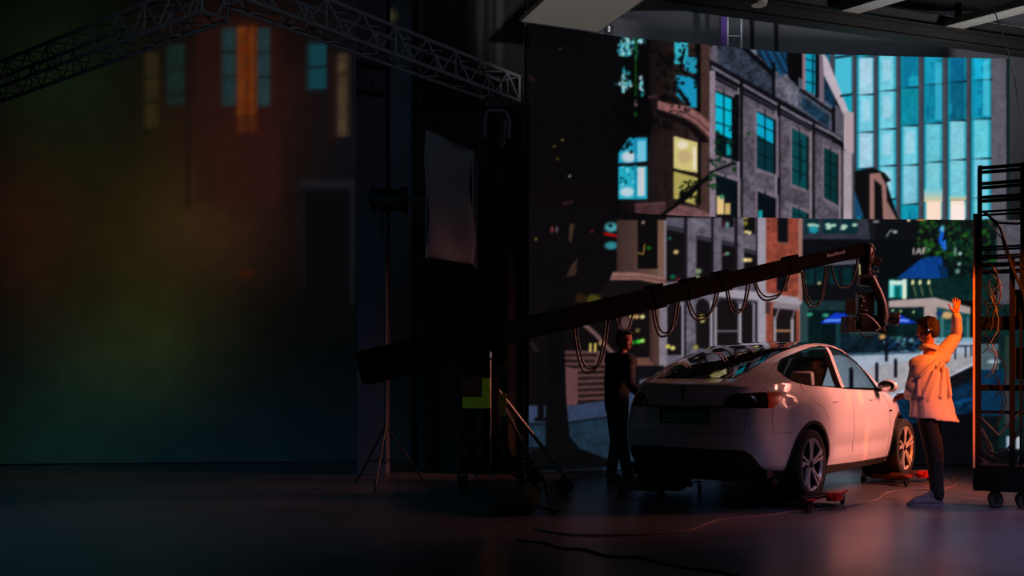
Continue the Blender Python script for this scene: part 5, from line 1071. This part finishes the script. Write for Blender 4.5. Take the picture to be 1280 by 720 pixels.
for s_, e_, w_2 in ((sL,eL,wL),(sR,eR,wR)): m.cone(s_, e_, .078, .062, 14); m.cone(e_, w_2, .06, .045, 14)
m.cone(hc-V3(0,0,.03), hc+V3(0,0,.1), .15, .15, 16); m.lathe([(.06,-.02),(.078,0),(.066,.03)], 16, T3(hd2.x-.005,hd2.y,hd2.z-.135))
o = m.build('jacket', mat('dark_navy_jacket', (15,19,27), .85, bump=.3, bscale=20), M2); remesh(o, .011, 2, .5)
m = MB()
for h, k_, a in ((hpR,kR,aR),(hpL,kL,aL)): m.cone(h, k_, .105, .078, 16); m.cone(k_, a, .076, .066, 16)
o = m.build('jeans', mat('dark_blue_jeans', (30,38,52), .85, bump=.3, bscale=20), M2); remesh(o, .011, 2, .5)
for hx in (aL, aR):
    m = MB(); shoe(m, V3(hx.x, hx.y, 0), V3(.8,-.6,0)); o = m.build('boot', mat('dark_boot', (20,17,17), .6), M2); remesh(o, .009, 2, .4)
    m = MB(); sole(m, V3(hx.x, hx.y, 0), V3(.8,-.6,0)); m.build('sole', BLKP, o)
# ------------------------------------------------------------------ light
w = bpy.data.worlds.new('world'); SC.world = w; w.use_nodes = True; w.node_tree.nodes['Background'].inputs[0].default_value = (.05,.06,.09,1); w.node_tree.nodes['Background'].inputs[1].default_value = .02
def area(name, loc, target, size, power, color, spread=math.pi, sy=None):
    l = bpy.data.lights.new(name, 'AREA'); l.energy = power; l.color = color; l.size = size; l.spread = spread
    if sy: l.shape = 'RECTANGLE'; l.size_y = sy
    o = bpy.data.objects.new(name, l); COL.objects.link(o); o.location = loc; o.rotation_euler = (Vector(target)-Vector(loc)).to_track_quat('-Z', 'Y').to_euler(); return o
def spot(name, loc, target, power, color, angle, blend=.4, r=.1):
    l = bpy.data.lights.new(name, 'SPOT'); l.energy = power; l.color = color; l.spot_size = math.radians(angle); l.spot_blend = blend; l.shadow_soft_size = r
    o = bpy.data.objects.new(name, l); COL.objects.link(o); o.location = loc; o.rotation_euler = (Vector(target)-Vector(loc)).to_track_quat('-Z', 'Y').to_euler(); return o
spot('orange_stage_light', (5.9,7.3,3.7), (4.98,9.95,1.62), 1700, (1,.15,.006), 27, .35, .08)
area('peach_side_light', (9.3,10.8,4.2), (3.3,11.3,.8), 2.2, 96, (1,.31,.23), math.radians(42))
area('violet_floor_light', (6.4,4.6,6.0), (5.2,7.2,0), 1.4, 62, (.64,.54,1), math.radians(50))
area('steel_fill_light', (8.6,10.2,3.4), (6.0,14.8,7.0), .7, 55, (1,.95,.92), math.radians(80))  # added fill, unseen, brightens joists and girder from below
area('wall_fill_light', (4.2,15.0,7.3), (4.2,16.2,6.2), 8.0, 7, (.86,.92,1), math.radians(150), .12)  # unseen lamp added above the frame to lift the grey back wall
spot('panel_fill_light', (1.5,-1.0,2.0), (.95,9.3,5.0), 2800, (1,.95,.9), 11, .6, .1)  # added spot behind the camera, only brightens the bounce panel underside
spot('truss_fill_light', (-1.0,-2.5,4.0), (-2.0,11.0,5.9), 300, (.75,.85,1), 30, .8, .2)  # cool fill added out of view so the truss bars show up
area('teal_floor_fill', (-5.5,3.5,6.0), (-5.0,9.0,0), 1.5, 34, (.05,.55,.8), math.radians(75))  # unseen lamp added to tint the dark left floor teal
